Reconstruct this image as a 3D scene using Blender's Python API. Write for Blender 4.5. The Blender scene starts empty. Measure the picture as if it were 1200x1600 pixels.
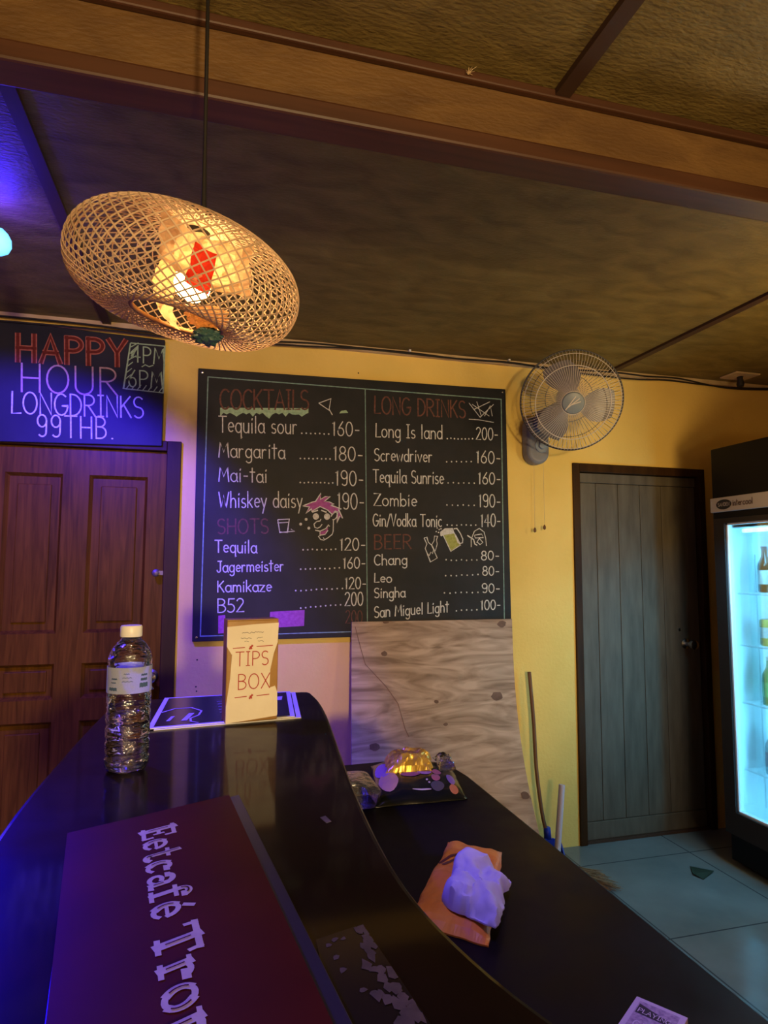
import bpy, bmesh, math, random
from mathutils import Vector, Matrix, noise
from math import sin, cos, pi, radians, sqrt

sc = bpy.context.scene
col = sc.collection
random.seed(7)
V = Vector

# ------------------------------------------------------------------ camera
FPX, YAW, PIT, ROL = 1000.0, radians(15.2), radians(4.94), radians(0.24)
CAM = V((0, 0, 1.38))
fw = V((sin(YAW)*cos(PIT), cos(YAW)*cos(PIT), sin(PIT)))
rt = fw.cross(V((0, 0, 1))).normalized()
up = rt.cross(fw)
rt, up = rt*cos(ROL)+up*sin(ROL), up*cos(ROL)-rt*sin(ROL)
cd = bpy.data.cameras.new('camera')
cam = bpy.data.objects.new('camera', cd)
col.objects.link(cam)
cam.matrix_world = Matrix(((rt.x, up.x, -fw.x, 0), (rt.y, up.y, -fw.y, 0), (rt.z, up.z, -fw.z, CAM.z), (0, 0, 0, 1)))
cd.sensor_fit = 'VERTICAL'
cd.sensor_height = 24.0
cd.lens = 24.0*FPX/1600.0
cd.clip_start = 0.02
sc.camera = cam

# ------------------------------------------------------------------ colour management, world
sc.view_settings.view_transform = 'Standard'
sc.view_settings.look = 'None'
sc.view_settings.gamma = 1.0
sc.view_settings.use_curve_mapping = False
sc.view_settings.exposure = 0.15
w = bpy.data.worlds.new('night')
sc.world = w
w.use_nodes = True
w.node_tree.nodes['Background'].inputs[0].default_value = (0.012, 0.012, 0.03, 1)
w.node_tree.nodes['Background'].inputs[1].default_value = 1.0

# ------------------------------------------------------------------ lights of the place and added fills
WARM = (1.0, 0.60, 0.27)
BLUE = (0.045, 0.018, 1.0)
CYAN = (0.15, 0.62, 1.0)
PENDANT_W = 16.0

def lamp(name, kind, loc, energy, color, size=0.05, aim=None, spot=None, blend=0.3, sy=None):
    d = bpy.data.lights.new(name, kind)
    d.energy = energy
    d.color = color
    if kind == 'AREA':
        d.shape = 'RECTANGLE'
        d.size = size
        d.size_y = sy or size
    else:
        d.shadow_soft_size = size
    if spot:
        d.spot_size = radians(spot)
        d.spot_blend = blend
    o = bpy.data.objects.new(name, d)
    o.location = loc
    if aim is not None:
        o.rotation_euler = (V(aim)-V(loc)).to_track_quat('-Z', 'Y').to_euler()
    col.objects.link(o)
    return o

# warm lamps behind the guests, plus two added warm fill lights
lamp('bar_lamp_light', 'SPOT', (0.40, -2.30, 1.45), 340, (1.0, 0.70, 0.34), 0.12, (0.30, 2.95, 1.75), 48, 0.55)
lamp('warm_fill_light', 'POINT', (0.90, -1.90, 1.30), 26, (1.0, 0.68, 0.34), 0.12)  # added fill without a fixture, lifts the ceiling and right wall
lamp('right_fill_light', 'POINT', (2.15, 1.60, 1.70), 17, (1.0, 0.66, 0.27), 0.10)  # unseen fill added to brighten the ceiling beyond the beam
lamp('room_lamp_light', 'POINT', (-0.8, -2.0, 1.5), 16, (1.0, 0.62, 0.32), 0.15)
# blue party lamp on the left: one beam washes the wall, one falls on the bar
lamp('blue_spot_light', 'SPOT', (-0.575, 1.885, 2.19), 265, BLUE, 0.03, (-0.855, 2.835, 1.10), 106, 0.35)
lamp('blue_down_light', 'SPOT', (-0.575, 1.880, 2.19), 165, BLUE, 0.03, (-0.50, 1.80, 0.0), 94, 0.6)
lamp('blue_spill_light', 'POINT', (-0.62, 2.02, 2.365), 4, BLUE, 0.03)
lamp('blue_bar_light', 'SPOT', (-0.64, 1.60, 1.44), 120, (0.004, 0.001, 1.0), 0.12, (-0.34, 0.60, 1.05), 46, 0.7)
# violet lamp over the lower counter
lamp('violet_light', 'SPOT', (0.40, 0.55, 2.36), 52, (0.34, 0.25, 1.0), 0.06, (0.52, 0.98, 0.8), 36, 0.6)

# ------------------------------------------------------------------ pixel helpers used while measuring the place
def ray(x, y):
    return rt*((x-600)/FPX)+up*((800-y)/FPX)+fw
def onY(x, y, Y):
    d = ray(x, y)
    return CAM+d*(Y/d.y)
def onZ(x, y, z):
    d = ray(x, y)
    return CAM+d*((z-CAM.z)/d.z)

# ------------------------------------------------------------------ materials
MATS = {}
def mat(name, c1, c2=None, rough=0.6, metal=0.0, scale=8.0, stretch=(1, 1, 1), detail=6.0, bump=0.0, bscale=None,
        spec=0.5, coat=0.0, lo=0.35, hi=0.65, emit=None, estr=0.0, trans=0.0, ior=1.45, sss=0.0, dist=0.0, rvar=0.0):
    if name in MATS:
        return MATS[name]
    m = bpy.data.materials.new(name)
    m.use_nodes = True
    nt = m.node_tree
    b = nt.nodes['Principled BSDF']
    b.inputs['Base Color'].default_value = (*c1, 1)
    b.inputs['Roughness'].default_value = rough
    b.inputs['Metallic'].default_value = metal
    b.inputs['IOR'].default_value = ior
    b.inputs['Specular IOR Level'].default_value = spec
    b.inputs['Coat Weight'].default_value = coat
    b.inputs['Coat Roughness'].default_value = 0.08
    b.inputs['Transmission Weight'].default_value = trans
    if emit:
        b.inputs['Emission Color'].default_value = (*emit, 1)
        b.inputs['Emission Strength'].default_value = estr
    if c2 is not None or bump or rvar:
        tc = nt.nodes.new('ShaderNodeTexCoord')
        mp = nt.nodes.new('ShaderNodeMapping')
        mp.inputs['Scale'].default_value = stretch
        nt.links.new(tc.outputs['Object'], mp.inputs['Vector'])
        n = nt.nodes.new('ShaderNodeTexNoise')
        n.inputs['Scale'].default_value = scale
        n.inputs['Detail'].default_value = detail
        n.inputs['Distortion'].default_value = dist
        nt.links.new(mp.outputs['Vector'], n.inputs['Vector'])
        if c2 is not None:
            r = nt.nodes.new('ShaderNodeValToRGB')
            r.color_ramp.elements[0].position = lo
            r.color_ramp.elements[0].color = (*c1, 1)
            r.color_ramp.elements[1].position = hi
            r.color_ramp.elements[1].color = (*c2, 1)
            nt.links.new(n.outputs['Fac'], r.inputs['Fac'])
            nt.links.new(r.outputs['Color'], b.inputs['Base Color'])
        if rvar:
            mr = nt.nodes.new('ShaderNodeMapRange')
            mr.inputs['From Min'].default_value = 0.3
            mr.inputs['From Max'].default_value = 0.7
            mr.inputs['To Min'].default_value = max(0.02, rough-rvar)
            mr.inputs['To Max'].default_value = rough+rvar
            nt.links.new(n.outputs['Fac'], mr.inputs['Value'])
            nt.links.new(mr.outputs['Result'], b.inputs['Roughness'])
        if bump:
            n2 = n
            if bscale:
                n2 = nt.nodes.new('ShaderNodeTexNoise')
                n2.inputs['Scale'].default_value = bscale
                n2.inputs['Detail'].default_value = 4
                nt.links.new(mp.outputs['Vector'], n2.inputs['Vector'])
            bp = nt.nodes.new('ShaderNodeBump')
            bp.inputs['Strength'].default_value = bump
            bp.inputs['Distance'].default_value = 0.01
            nt.links.new(n2.outputs['Fac'], bp.inputs['Height'])
            nt.links.new(bp.outputs['Normal'], b.inputs['Normal'])
    MATS[name] = m
    return m

def clear_mat(name, tint=(1, 1, 1), rough=0.03, gloss=1.0, bump=0.0, bscale=60, stretch=(1, 1, 1)):
    m = bpy.data.materials.new(name)
    m.use_nodes = True
    nt = m.node_tree
    nt.nodes.remove(nt.nodes['Principled BSDF'])
    t = nt.nodes.new('ShaderNodeBsdfTransparent')
    t.inputs[0].default_value = (*tint, 1)
    g = nt.nodes.new('ShaderNodeBsdfGlossy')
    g.inputs['Roughness'].default_value = rough
    f = nt.nodes.new('ShaderNodeFresnel')
    f.inputs[0].default_value = 1.45
    mu = nt.nodes.new('ShaderNodeMath')
    mu.operation = 'MULTIPLY'
    mu.inputs[1].default_value = gloss
    if bump:
        tc = nt.nodes.new('ShaderNodeTexCoord')
        mp = nt.nodes.new('ShaderNodeMapping')
        mp.inputs['Scale'].default_value = stretch
        n = nt.nodes.new('ShaderNodeTexNoise')
        n.inputs['Scale'].default_value = bscale
        n.inputs['Detail'].default_value = 2
        bp = nt.nodes.new('ShaderNodeBump')
        bp.inputs['Strength'].default_value = bump
        bp.inputs['Distance'].default_value = 0.01
        nt.links.new(tc.outputs['Object'], mp.inputs['Vector'])
        nt.links.new(mp.outputs[0], n.inputs['Vector'])
        nt.links.new(n.outputs['Fac'], bp.inputs['Height'])
        nt.links.new(bp.outputs['Normal'], g.inputs['Normal'])
        nt.links.new(bp.outputs['Normal'], f.inputs['Normal'])
    x = nt.nodes.new('ShaderNodeMixShader')
    nt.links.new(f.outputs[0], mu.inputs[0])
    nt.links.new(mu.outputs[0], x.inputs[0])
    nt.links.new(t.outputs[0], x.inputs[1])
    nt.links.new(g.outputs[0], x.inputs[2])
    nt.links.new(x.outputs[0], nt.nodes['Material Output'].inputs[0])
    MATS[name] = m
    return m

def sheer_mat(name, c, tr=0.5, rough=0.8):          # thin paper: diffuse plus translucent
    m = bpy.data.materials.new(name)
    m.use_nodes = True
    nt = m.node_tree
    nt.nodes.remove(nt.nodes['Principled BSDF'])
    a = nt.nodes.new('ShaderNodeBsdfDiffuse')
    b = nt.nodes.new('ShaderNodeBsdfTranslucent')
    n = nt.nodes.new('ShaderNodeTexNoise')
    n.inputs['Scale'].default_value = 30
    r = nt.nodes.new('ShaderNodeValToRGB')
    r.color_ramp.elements[0].color = (*[v*0.75 for v in c], 1)
    r.color_ramp.elements[1].color = (*c, 1)
    nt.links.new(n.outputs['Fac'], r.inputs['Fac'])
    x = nt.nodes.new('ShaderNodeMixShader')
    x.inputs[0].default_value = tr
    nt.links.new(r.outputs[0], a.inputs[0])
    nt.links.new(r.outputs[0], b.inputs[0])
    nt.links.new(a.outputs[0], x.inputs[1])
    nt.links.new(b.outputs[0], x.inputs[2])
    nt.links.new(x.outputs[0], nt.nodes['Material Output'].inputs[0])
    MATS[name] = m
    return m

def brick_floor(name):
    m = mat(name, (0.115, 0.145, 0.145), (0.19, 0.215, 0.21), rough=0.17, scale=3.0, rvar=0.1, lo=0.3, hi=0.75)
    nt = m.node_tree
    b = nt.nodes['Principled BSDF']
    ramp = [n for n in nt.nodes if n.type == 'VALTORGB'][0]
    mp = [n for n in nt.nodes if n.type == 'MAPPING'][0]
    k = nt.nodes.new('ShaderNodeTexBrick')
    k.offset = 0.0
    k.inputs['Scale'].default_value = 1.0
    k.inputs['Brick Width'].default_value = 0.6
    k.inputs['Row Height'].default_value = 0.6
    k.inputs['Mortar Size'].default_value = 0.004
    k.inputs['Mortar Smooth'].default_value = 0.3
    k.inputs['Mortar'].default_value = (0.05, 0.065, 0.07, 1)
    nt.links.new(mp.outputs[0], k.inputs['Vector'])
    nt.links.new(ramp.outputs[0], k.inputs['Color1'])
    nt.links.new(ramp.outputs[0], k.inputs['Color2'])
    nt.links.new(k.outputs['Color'], b.inputs['Base Color'])
    return m

M_wall = mat('yellow_plaster', (0.76, 0.54, 0.14), (0.86, 0.62, 0.18), rough=0.75, scale=2.2, bump=0.15, bscale=60, spec=0.25)
M_floor = brick_floor('grey_tiles')
M_ceil = mat('bamboo_ply', (0.125, 0.088, 0.022), (0.24, 0.175, 0.05), rough=0.55, scale=7, stretch=(1, 2.2, 1), bump=0.35, bscale=55, lo=0.3, hi=0.72, dist=0.6)
M_beam = mat('beam_ply', (0.10, 0.048, 0.013), (0.155, 0.080, 0.022), rough=0.6, scale=5, stretch=(1, 1, 3), bump=0.3, bscale=50, dist=0.8)
M_mould = mat('red_brown_timber', (0.05, 0.018, 0.008), (0.075, 0.028, 0.012), rough=0.5, scale=8, stretch=(.3, 6, 6))
M_batten = mat('dark_batten', (0.055, 0.026, 0.014), rough=0.6)
M_cream = mat('pale_strip', (0.50, 0.36, 0.20), (0.62, 0.48, 0.30), rough=0.7, scale=10)
M_black = mat('board_black', (0.010, 0.011, 0.014), (0.018, 0.018, 0.022), rough=0.55, scale=6, spec=0.3)
M_frame = mat('dark_frame', (0.030, 0.013, 0.004), (0.05, 0.022, 0.006), spec=0.15, rough=0.5, scale=9, stretch=(3, 3, .5))
M_door1 = mat('red_wood', (0.07, 0.028, 0.0022), (0.155, 0.064, 0.0045), spec=0.1, rough=0.42, scale=5, stretch=(9, 9, .6), dist=1.2, lo=0.3, hi=0.7)
M_door2 = mat('grey_planks', (0.078, 0.066, 0.047), (0.125, 0.106, 0.076), rough=0.6, scale=6, stretch=(5, 5, .8), lo=0.3, hi=0.7)
M_groove = mat('groove_dark', (0.012, 0.010, 0.010), rough=0.8)
M_steel = mat('steel', (0.55, 0.55, 0.56), rough=0.25, metal=1.0)
M_bar = mat('black_lacquer', (0.008, 0.004, 0.004), (0.012, 0.006, 0.005), rough=0.40, scale=14, rvar=0.06, coat=0.34, spec=0.03)
M_bar2 = mat('black_counter', (0.004, 0.003, 0.004), (0.007, 0.005, 0.006), rough=0.42, scale=12, rvar=0.08, spec=0.12)
M_wood_front = mat('bar_front_wood', (0.05, 0.022, 0.014), (0.08, 0.035, 0.02), rough=0.5, scale=5, stretch=(8, 8, .6))
M_rattan = mat('rattan', (0.52, 0.36, 0.22), (0.64, 0.46, 0.29), rough=0.6, scale=30)
M_rattan_d = mat('rattan_rim', (0.42, 0.22, 0.09), (0.52, 0.30, 0.13), rough=0.6, scale=30)
M_cord = mat('cord_black', (0.012, 0.010, 0.010), rough=0.6)
M_bulb = mat('bulb_glow', (1, 0.8, 0.5), rough=0.3, emit=(1.0, 0.62, 0.22), estr=16)
M_paper_l = sheer_mat('lit_paper', (0.85, 0.60, 0.34), 0.5)
M_paper_r = sheer_mat('red_paper', (0.75, 0.06, 0.035), 0.35)
M_teal = mat('teal_foil', (0.02, 0.06, 0.06), (0.05, 0.11, 0.10), rough=0.4, scale=20)
M_white = mat('white_plastic', (0.80, 0.80, 0.80), rough=0.35)
M_paper = mat('cream_paper', (0.78, 0.72, 0.60), (0.84, 0.79, 0.68), rough=0.8, scale=14, bump=0.2, bscale=30, spec=0.2)
M_card = mat('gold_brown_card', (0.26, 0.13, 0.025), (0.40, 0.22, 0.05), rough=0.35, scale=10)
M_ink = mat('red_ink', (0.42, 0.05, 0.04), rough=0.7)
M_grey_ink = mat('pencil_grey', (0.25, 0.23, 0.20), rough=0.8)
M_chalk = mat('chalk_white', (0.50, 0.49, 0.47), (0.74, 0.73, 0.71), rough=0.9, scale=90, spec=0.1)
M_chalk_r = mat('chalk_red', (0.11, 0.05, 0.04), (0.19, 0.085, 0.068), rough=0.9, scale=80, spec=0.1)
M_chalk_rb = mat('chalk_bright_red', (0.36, 0.10, 0.07), (0.46, 0.15, 0.11), rough=0.9, scale=80, spec=0.1)
M_chalk_rd = mat('chalk_dark_red', (0.12, 0.022, 0.018), (0.16, 0.03, 0.025), rough=0.9, scale=80, spec=0.1)
M_chalk_p = mat('chalk_pink', (0.44, 0.27, 0.25), (0.55, 0.36, 0.33), rough=0.9, scale=80, spec=0.1)
M_chalk_t = mat('chalk_teal', (0.16, 0.27, 0.24), (0.26, 0.40, 0.35), rough=0.9, scale=60, spec=0.1)
M_chalk_g = mat('chalk_green', (0.28, 0.42, 0.26), (0.40, 0.56, 0.36), rough=0.9, scale=80, spec=0.1)
M_chalk_y = mat('chalk_yellow_green', (0.30, 0.32, 0.08), (0.42, 0.43, 0.14), rough=0.9, scale=80, spec=0.1)
M_chalk_v = mat('chalk_violet', (0.34, 0.08, 0.28), (0.44, 0.12, 0.36), rough=0.9, scale=70, spec=0.1)
M_ply = mat('plywood_sheet', (0.22, 0.145, 0.10), (0.52, 0.37, 0.27), rough=0.7, scale=2.6, stretch=(1.1, 1, 6), dist=2.2, lo=0.30, hi=0.66, spec=0.2)
M_knot = mat('plywood_knot', (0.12, 0.065, 0.045), (0.17, 0.10, 0.07), rough=0.8, scale=30)
M_fan = mat('fan_grey_plastic', (0.16, 0.17, 0.20), (0.20, 0.21, 0.24), rough=0.45, scale=5)
M_fan_hub = mat('fan_hub_plastic', (0.20, 0.25, 0.30), rough=0.4)
M_wire = mat('fan_wire', (0.60, 0.55, 0.50), rough=0.4)
M_rim = mat('fan_rim', (0.06, 0.06, 0.065), rough=0.45)
M_blade = mat('fan_blade', (0.17, 0.16, 0.16), rough=0.35)
M_fr = mat('fridge_black', (0.006, 0.005, 0.006), rough=0.4, spec=0.2)
M_fr2 = mat('fridge_charcoal', (0.025, 0.021, 0.021), rough=0.4, spec=0.3)
M_fr_in = mat('fridge_liner', (0.80, 0.82, 0.83), rough=0.4)
M_band = mat('fridge_band', (0.42, 0.38, 0.36), rough=0.4)
M_led = mat('fridge_tube', (0.9, 0.95, 1.0), emit=(0.25, 0.70, 1.0), estr=7)
M_pane = clear_mat('thin_pane', (0.93, 0.98, 0.98), 0.02, 0.7)
M_pet = clear_mat('pet_shell', (0.98, 0.985, 0.99), 0.08, 2.0, 0.7, 55, (1, 1, 2.2))
M_water = mat('water', (1, 1, 1), rough=0.0, trans=1.0, ior=1.33, bump=0.5, scale=22, stretch=(1, 1, 3.5), detail=2)
M_label = sheer_mat('bottle_label', (0.62, 0.70, 0.88), 0.5)
M_label_b = mat('label_blue', (0.05, 0.10, 0.22), rough=0.5)
M_menu = mat('maroon_card', (0.060, 0.007, 0.004), (0.075, 0.009, 0.005), spec=0.1, rough=0.5, scale=10)
M_navy = mat('navy_card', (0.012, 0.012, 0.06), rough=0.4)
M_navy2 = mat('menu_print_navy', (0.006, 0.006, 0.018), rough=0.22)
M_letter = mat('lilac_print', (0.52, 0.44, 0.55), (0.60, 0.52, 0.62), rough=0.6, scale=80)
M_orange = mat('orange_paper', (0.62, 0.20, 0.015), (0.75, 0.30, 0.03), rough=0.5, scale=12)
M_orange_d = mat('bag_print_dark', (0.10, 0.02, 0.02), rough=0.6)  # dark strokes on the orange bag
M_napkin = mat('napkin', (0.48, 0.46, 0.60), (0.56, 0.54, 0.68), rough=0.9, scale=20, spec=0.1)  # white paper, with the violet lamp glow mixed into its colour
M_snack = mat('snack_black', (0.006, 0.010, 0.010), rough=0.22)
M_gold = mat('gold_foil', (0.62, 0.38, 0.04), (0.80, 0.55, 0.12), rough=0.28, metal=0.55, scale=30)
M_stick = mat('stick_wood', (0.13, 0.06, 0.03), (0.20, 0.10, 0.05), rough=0.6, scale=20, stretch=(4, 4, .5))
M_dust = mat('blue_plastic', (0.012, 0.03, 0.36), rough=0.4)
M_pipe = mat('white_pipe', (0.55, 0.50, 0.60), rough=0.4)
M_straw = mat('broom_straw', (0.17, 0.10, 0.05), (0.30, 0.19, 0.09), rough=0.8, scale=60)
M_leaf = mat('dark_leaf', (0.018, 0.035, 0.022), rough=0.6)
M_floral_d = mat('mat_dark', (0.010, 0.008, 0.014), rough=0.16)
M_floral_g = mat('mat_grey_print', (0.06, 0.05, 0.065), (0.11, 0.09, 0.11), rough=0.5, scale=60)
M_bluelamp = mat('blue_lamp_glow', (0.5, 0.8, 1), emit=(0.10, 0.50, 1.0), estr=1.6)
M_bluelamp2 = mat('blue_lamp_body', (0.1, 0.1, 0.12), rough=0.4)

# ------------------------------------------------------------------ mesh helpers
WO = {}
class MB:
    def __init__(s):
        s.v, s.f, s.mi, s.k = [], [], [], 0
    def m(s, k):
        s.k = k
        return s
    def add(s, vs, fs):
        o = len(s.v)
        s.v += [V(p) for p in vs]
        s.f += [[i+o for i in f] for f in fs]
        s.mi += [s.k]*len(fs)
        return s
    def box(s, lo, hi, M=None):
        x0, y0, z0 = lo
        x1, y1, z1 = hi
        vs = [V(p) for p in ((x0, y0, z0), (x1, y0, z0), (x1, y1, z0), (x0, y1, z0), (x0, y0, z1), (x1, y0, z1), (x1, y1, z1), (x0, y1, z1))]
        if M:
            vs = [M @ p for p in vs]
        return s.add(vs, [(3, 2, 1, 0), (4, 5, 6, 7), (0, 1, 5, 4), (1, 2, 6, 5), (2, 3, 7, 6), (3, 0, 4, 7)])
    def prism(s, pts, z0, z1, M=None, ax='z'):
        n = len(pts)
        f3 = {'z': lambda p, z: V((p[0], p[1], z)), 'y': lambda p, z: V((p[0], z, p[1])), 'x': lambda p, z: V((z, p[0], p[1]))}[ax]
        vs = [f3(p, z0) for p in pts]+[f3(p, z1) for p in pts]
        if M:
            vs = [M @ p for p in vs]
        fs = [list(range(n))[::-1], list(range(n, 2*n))]+[(i, (i+1) % n, n+(i+1) % n, n+i) for i in range(n)]
        return s.add(vs, fs)
    def quadslab(s, q, n, t):        # q: 4 or more 3D points, thickened along n by t
        q = [V(p) for p in q]
        n = V(n).normalized()*t
        k = len(q)
        return s.add(q+[p+n for p in q], [list(range(k))[::-1], list(range(k, 2*k))]+[(i, (i+1) % k, k+(i+1) % k, k+i) for i in range(k)])
    def lathe(s, prof, c=(0, 0, 0), n=24, M=None, caps=True):
        vs, fs = [], []
        c = V(c)
        for r, z in prof:
            for j in range(n):
                a = 2*pi*j/n
                p = V((r*cos(a), r*sin(a), z))
                vs.append((M @ p if M else p)+c)
        for i in range(len(prof)-1):
            for j in range(n):
                fs.append((i*n+j, i*n+(j+1) % n, (i+1)*n+(j+1) % n, (i+1)*n+j))
        if caps:
            fs.append([j for j in range(n)][::-1])
            fs.append([(len(prof)-1)*n+j for j in range(n)])
        return s.add(vs, fs)
    def tube(s, pts, r, n=6, closed=False):
        pts = [V(p) for p in pts]
        k = len(pts)
        rr = r if isinstance(r, (list, tuple)) else [r]*k
        vs, fs = [], []
        ref = None
        for i, p in enumerate(pts):
            a = pts[(i-1) % k] if (closed or i > 0) else pts[i]
            b = pts[(i+1) % k] if (closed or i < k-1) else pts[i]
            t = (b-a).normalized()
            if ref is None:
                ref = t.orthogonal().normalized()
            ref = (ref-t*ref.dot(t)).normalized()
            q = t.cross(ref)
            for j in range(n):
                an = 2*pi*j/n
                vs.append(p+(ref*cos(an)+q*sin(an))*rr[i])
        for i in range(k if closed else k-1):
            for j in range(n):
                i2 = (i+1) % k
                fs.append((i*n+j, i*n+(j+1) % n, i2*n+(j+1) % n, i2*n+j))
        if not closed:
            fs.append(list(range(n))[::-1])
            fs.append([(k-1)*n+j for j in range(n)])
        return s.add(vs, fs)
    def ribbon(s, pts, wd, nrm, lift=0.0):   # flat stroke lying on a surface of normal nrm
        nrm = V(nrm).normalized()
        P = [V(pts[0])]
        for p in pts[1:]:
            if (V(p)-P[-1]).length > 1e-5:
                P.append(V(p))
        if len(P) < 2:
            return s
        t0 = (P[0]-P[1]).normalized()
        t1 = (P[-1]-P[-2]).normalized()
        if (P[0]-P[-1]).length > 1e-4:
            P[0] = P[0]+t0*wd*0.4
            P[-1] = P[-1]+t1*wd*0.4
        vs = []
        for i, p in enumerate(P):
            a = P[max(0, i-1)]
            b = P[min(len(P)-1, i+1)]
            t = (b-a).normalized()
            d = nrm.cross(t).normalized()*wd/2
            k = 1.0
            if 0 < i < len(P)-1:
                c = abs((P[i]-P[i-1]).normalized().dot(t))
                k = min(1.6, 1/max(c, .3))
            vs += [p+d*k+nrm*lift, p-d*k+nrm*lift]
        return s.add(vs, [(2*i, 2*i+1, 2*i+3, 2*i+2) for i in range(len(P)-1)])
    def disc(s, c, ex, ey, n=14):
        c, ex, ey = V(c), V(ex), V(ey)
        return s.add([c+ex*cos(2*pi*i/n)+ey*sin(2*pi*i/n) for i in range(n)], [list(range(n))])
    def build(s, name, mats, parent=None, origin=None, smooth=False, bevel=0.0, seg=2):
        if parent is not None:
            base = WO[parent.name]
        if origin is None:
            if parent is not None:
                origin = base
            else:
                xs = [p.x for p in s.v]
                ys = [p.y for p in s.v]
                origin = V(((min(xs)+max(xs))/2, (min(ys)+max(ys))/2, min(p.z for p in s.v)))
        origin = V(origin)
        me = bpy.data.meshes.new(name)
        me.from_pydata([p-origin for p in s.v], [], s.f)
        for mm in (mats if isinstance(mats, (list, tuple)) else [mats]):
            me.materials.append(mm)
        me.polygons.foreach_set('material_index', s.mi)
        if smooth:
            me.polygons.foreach_set('use_smooth', [True]*len(me.polygons))
        me.update()
        o = bpy.data.objects.new(name, me)
        col.objects.link(o)
        WO[o.name] = origin
        if parent is not None:
            o.parent = parent
            o.location = origin-base
        else:
            o.location = origin
        if bevel:
            md = o.modifiers.new('bevel', 'BEVEL')
            md.width = bevel
            md.segments = seg
            md.limit_method = 'ANGLE'
        return o

def fixn(o):
    bm = bmesh.new()
    bm.from_mesh(o.data)
    bmesh.ops.recalc_face_normals(bm, faces=bm.faces)
    bm.to_mesh(o.data)
    bm.free()
    return o
def autosmooth(o, ang=40):
    for e in o.data.polygons:
        e.use_smooth = True
    try:
        o.data.set_sharp_from_angle(angle=radians(ang))
    except Exception:
        pass
    return o
def tag(o, label, cat, group=None, kind=None):
    o['label'] = label
    o['category'] = cat
    if group:
        o['group'] = group
    if kind:
        o['kind'] = kind
    return o
def thing(name, label, cat, loc, group=None, kind=None):
    o = bpy.data.objects.new(name, None)
    o.empty_display_size = 0.05
    col.objects.link(o)
    o.location = loc
    WO[o.name] = V(loc)
    return tag(o, label, cat, group, kind)
def S(o, label, cat):
    return tag(o, label, cat, kind='structure')
def copy_tree(o, loc, label, group=None):
    c = o.copy()
    col.objects.link(c)
    c.location = loc
    WO[c.name] = V(loc)
    c['label'] = label
    if group:
        c['group'] = group
    for ch in list(o.children):
        d = ch.copy()
        col.objects.link(d)
        d.parent = c
    return c
def catmull(P, n):
    P = [V(p) for p in P]
    out = []
    for i in range(len(P)-1):
        a, b, c, d = P[max(0, i-1)], P[i], P[i+1], P[min(len(P)-1, i+2)]
        for j in range(n):
            t = j/n
            out.append(0.5*((2*b)+(c-a)*t+(2*a-5*b+4*c-d)*t*t+(3*b-a-3*c+d)*t*t*t))
    out.append(P[-1])
    return out
def crumple(c, size, sub, amp, seed, freq=18):
    bm = bmesh.new()
    bmesh.ops.create_icosphere(bm, subdivisions=sub, radius=1.0)
    mb = MB()
    off = V((seed*3.1, seed*1.7, seed*0.9))
    vs = []
    for v in bm.verts:
        p = v.co.copy()
        d, _ = noise.voronoi(p*freq*0.1+off)
        d2, _ = noise.voronoi(p*freq*0.26+off)
        k = 1+amp*(d[1]-d[0]-0.35)*1.5+amp*0.5*(d2[1]-d2[0]-0.3)
        p = p*k
        vs.append(V((p.x*size[0], p.y*size[1], p.z*size[2]))+V(c))
    mb.add(vs, [[w.index for w in f.verts] for f in bm.faces])
    bm.free()
    return mb
class Pad:                 # soft flat packet on a quad of table points
    def __init__(s, q, z0, h, seed=0, amp=0.006, freq=22, ex=4):
        s.q = [V((p[0], p[1], z0)) for p in q]
        s.z0, s.h, s.seed, s.amp, s.freq, s.ex = z0, h, seed, amp, freq, ex
    def at(s, u, v, lift=0):
        a, b, c, d = s.q
        p = a*(1-u)*(1-v)+b*u*(1-v)+c*u*v+d*(1-u)*v
        e = (1-abs(2*u-1)**s.ex)*(1-abs(2*v-1)**s.ex)
        nz = noise.turbulence_vector(V((p.x*s.freq+s.seed*7, p.y*s.freq, s.seed)), 3, False)
        z = s.z0+0.003+s.h*max(0, e)**0.7+s.amp*nz.z*min(1, e*3)
        return V((p.x+s.amp*nz.x*0.6, p.y+s.amp*nz.y*0.6, max(z, s.z0+0.002)+lift))
    def mesh(s, n=26):
        mb = MB()
        top = [s.at(i/n, j/n) for j in range(n+1) for i in range(n+1)]
        bot = [V((p.x, p.y, s.z0+0.0005)) for p in top]
        N = (n+1)**2
        fs = []
        for j in range(n):
            for i in range(n):
                a = j*(n+1)+i
                fs += [(a, a+1, a+n+2, a+n+1), (N+a+n+1, N+a+n+2, N+a+1, N+a)]
        for i in range(n):
            for e0, e1 in ((i, i+1), ((n*(n+1))+i+1, (n*(n+1))+i), ((i+1)*(n+1), i*(n+1)), (i*(n+1)+n, (i+1)*(n+1)+n)):
                fs.append((e1, e0, N+e0, N+e1))
        return mb.add(top+bot, fs)
    def spot(s, mb, u, v, ru, rv, n=16, lift=0.0012, rings=3):
        vs = [s.at(u, v, lift)]
        fs = []
        for k in range(1, rings+1):
            for i in range(n):
                a = 2*pi*i/n
                vs.append(s.at(u+ru*cos(a)*k/rings, v+rv*sin(a)*k/rings, lift))
        for i in range(n):
            fs.append((0, 1+i, 1+(i+1) % n))
            for k in range(rings-1):
                fs.append((1+k*n+i, 1+(k+1)*n+i, 1+(k+1)*n+(i+1) % n, 1+k*n+(i+1) % n))
        mb.add(vs, fs)

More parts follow.
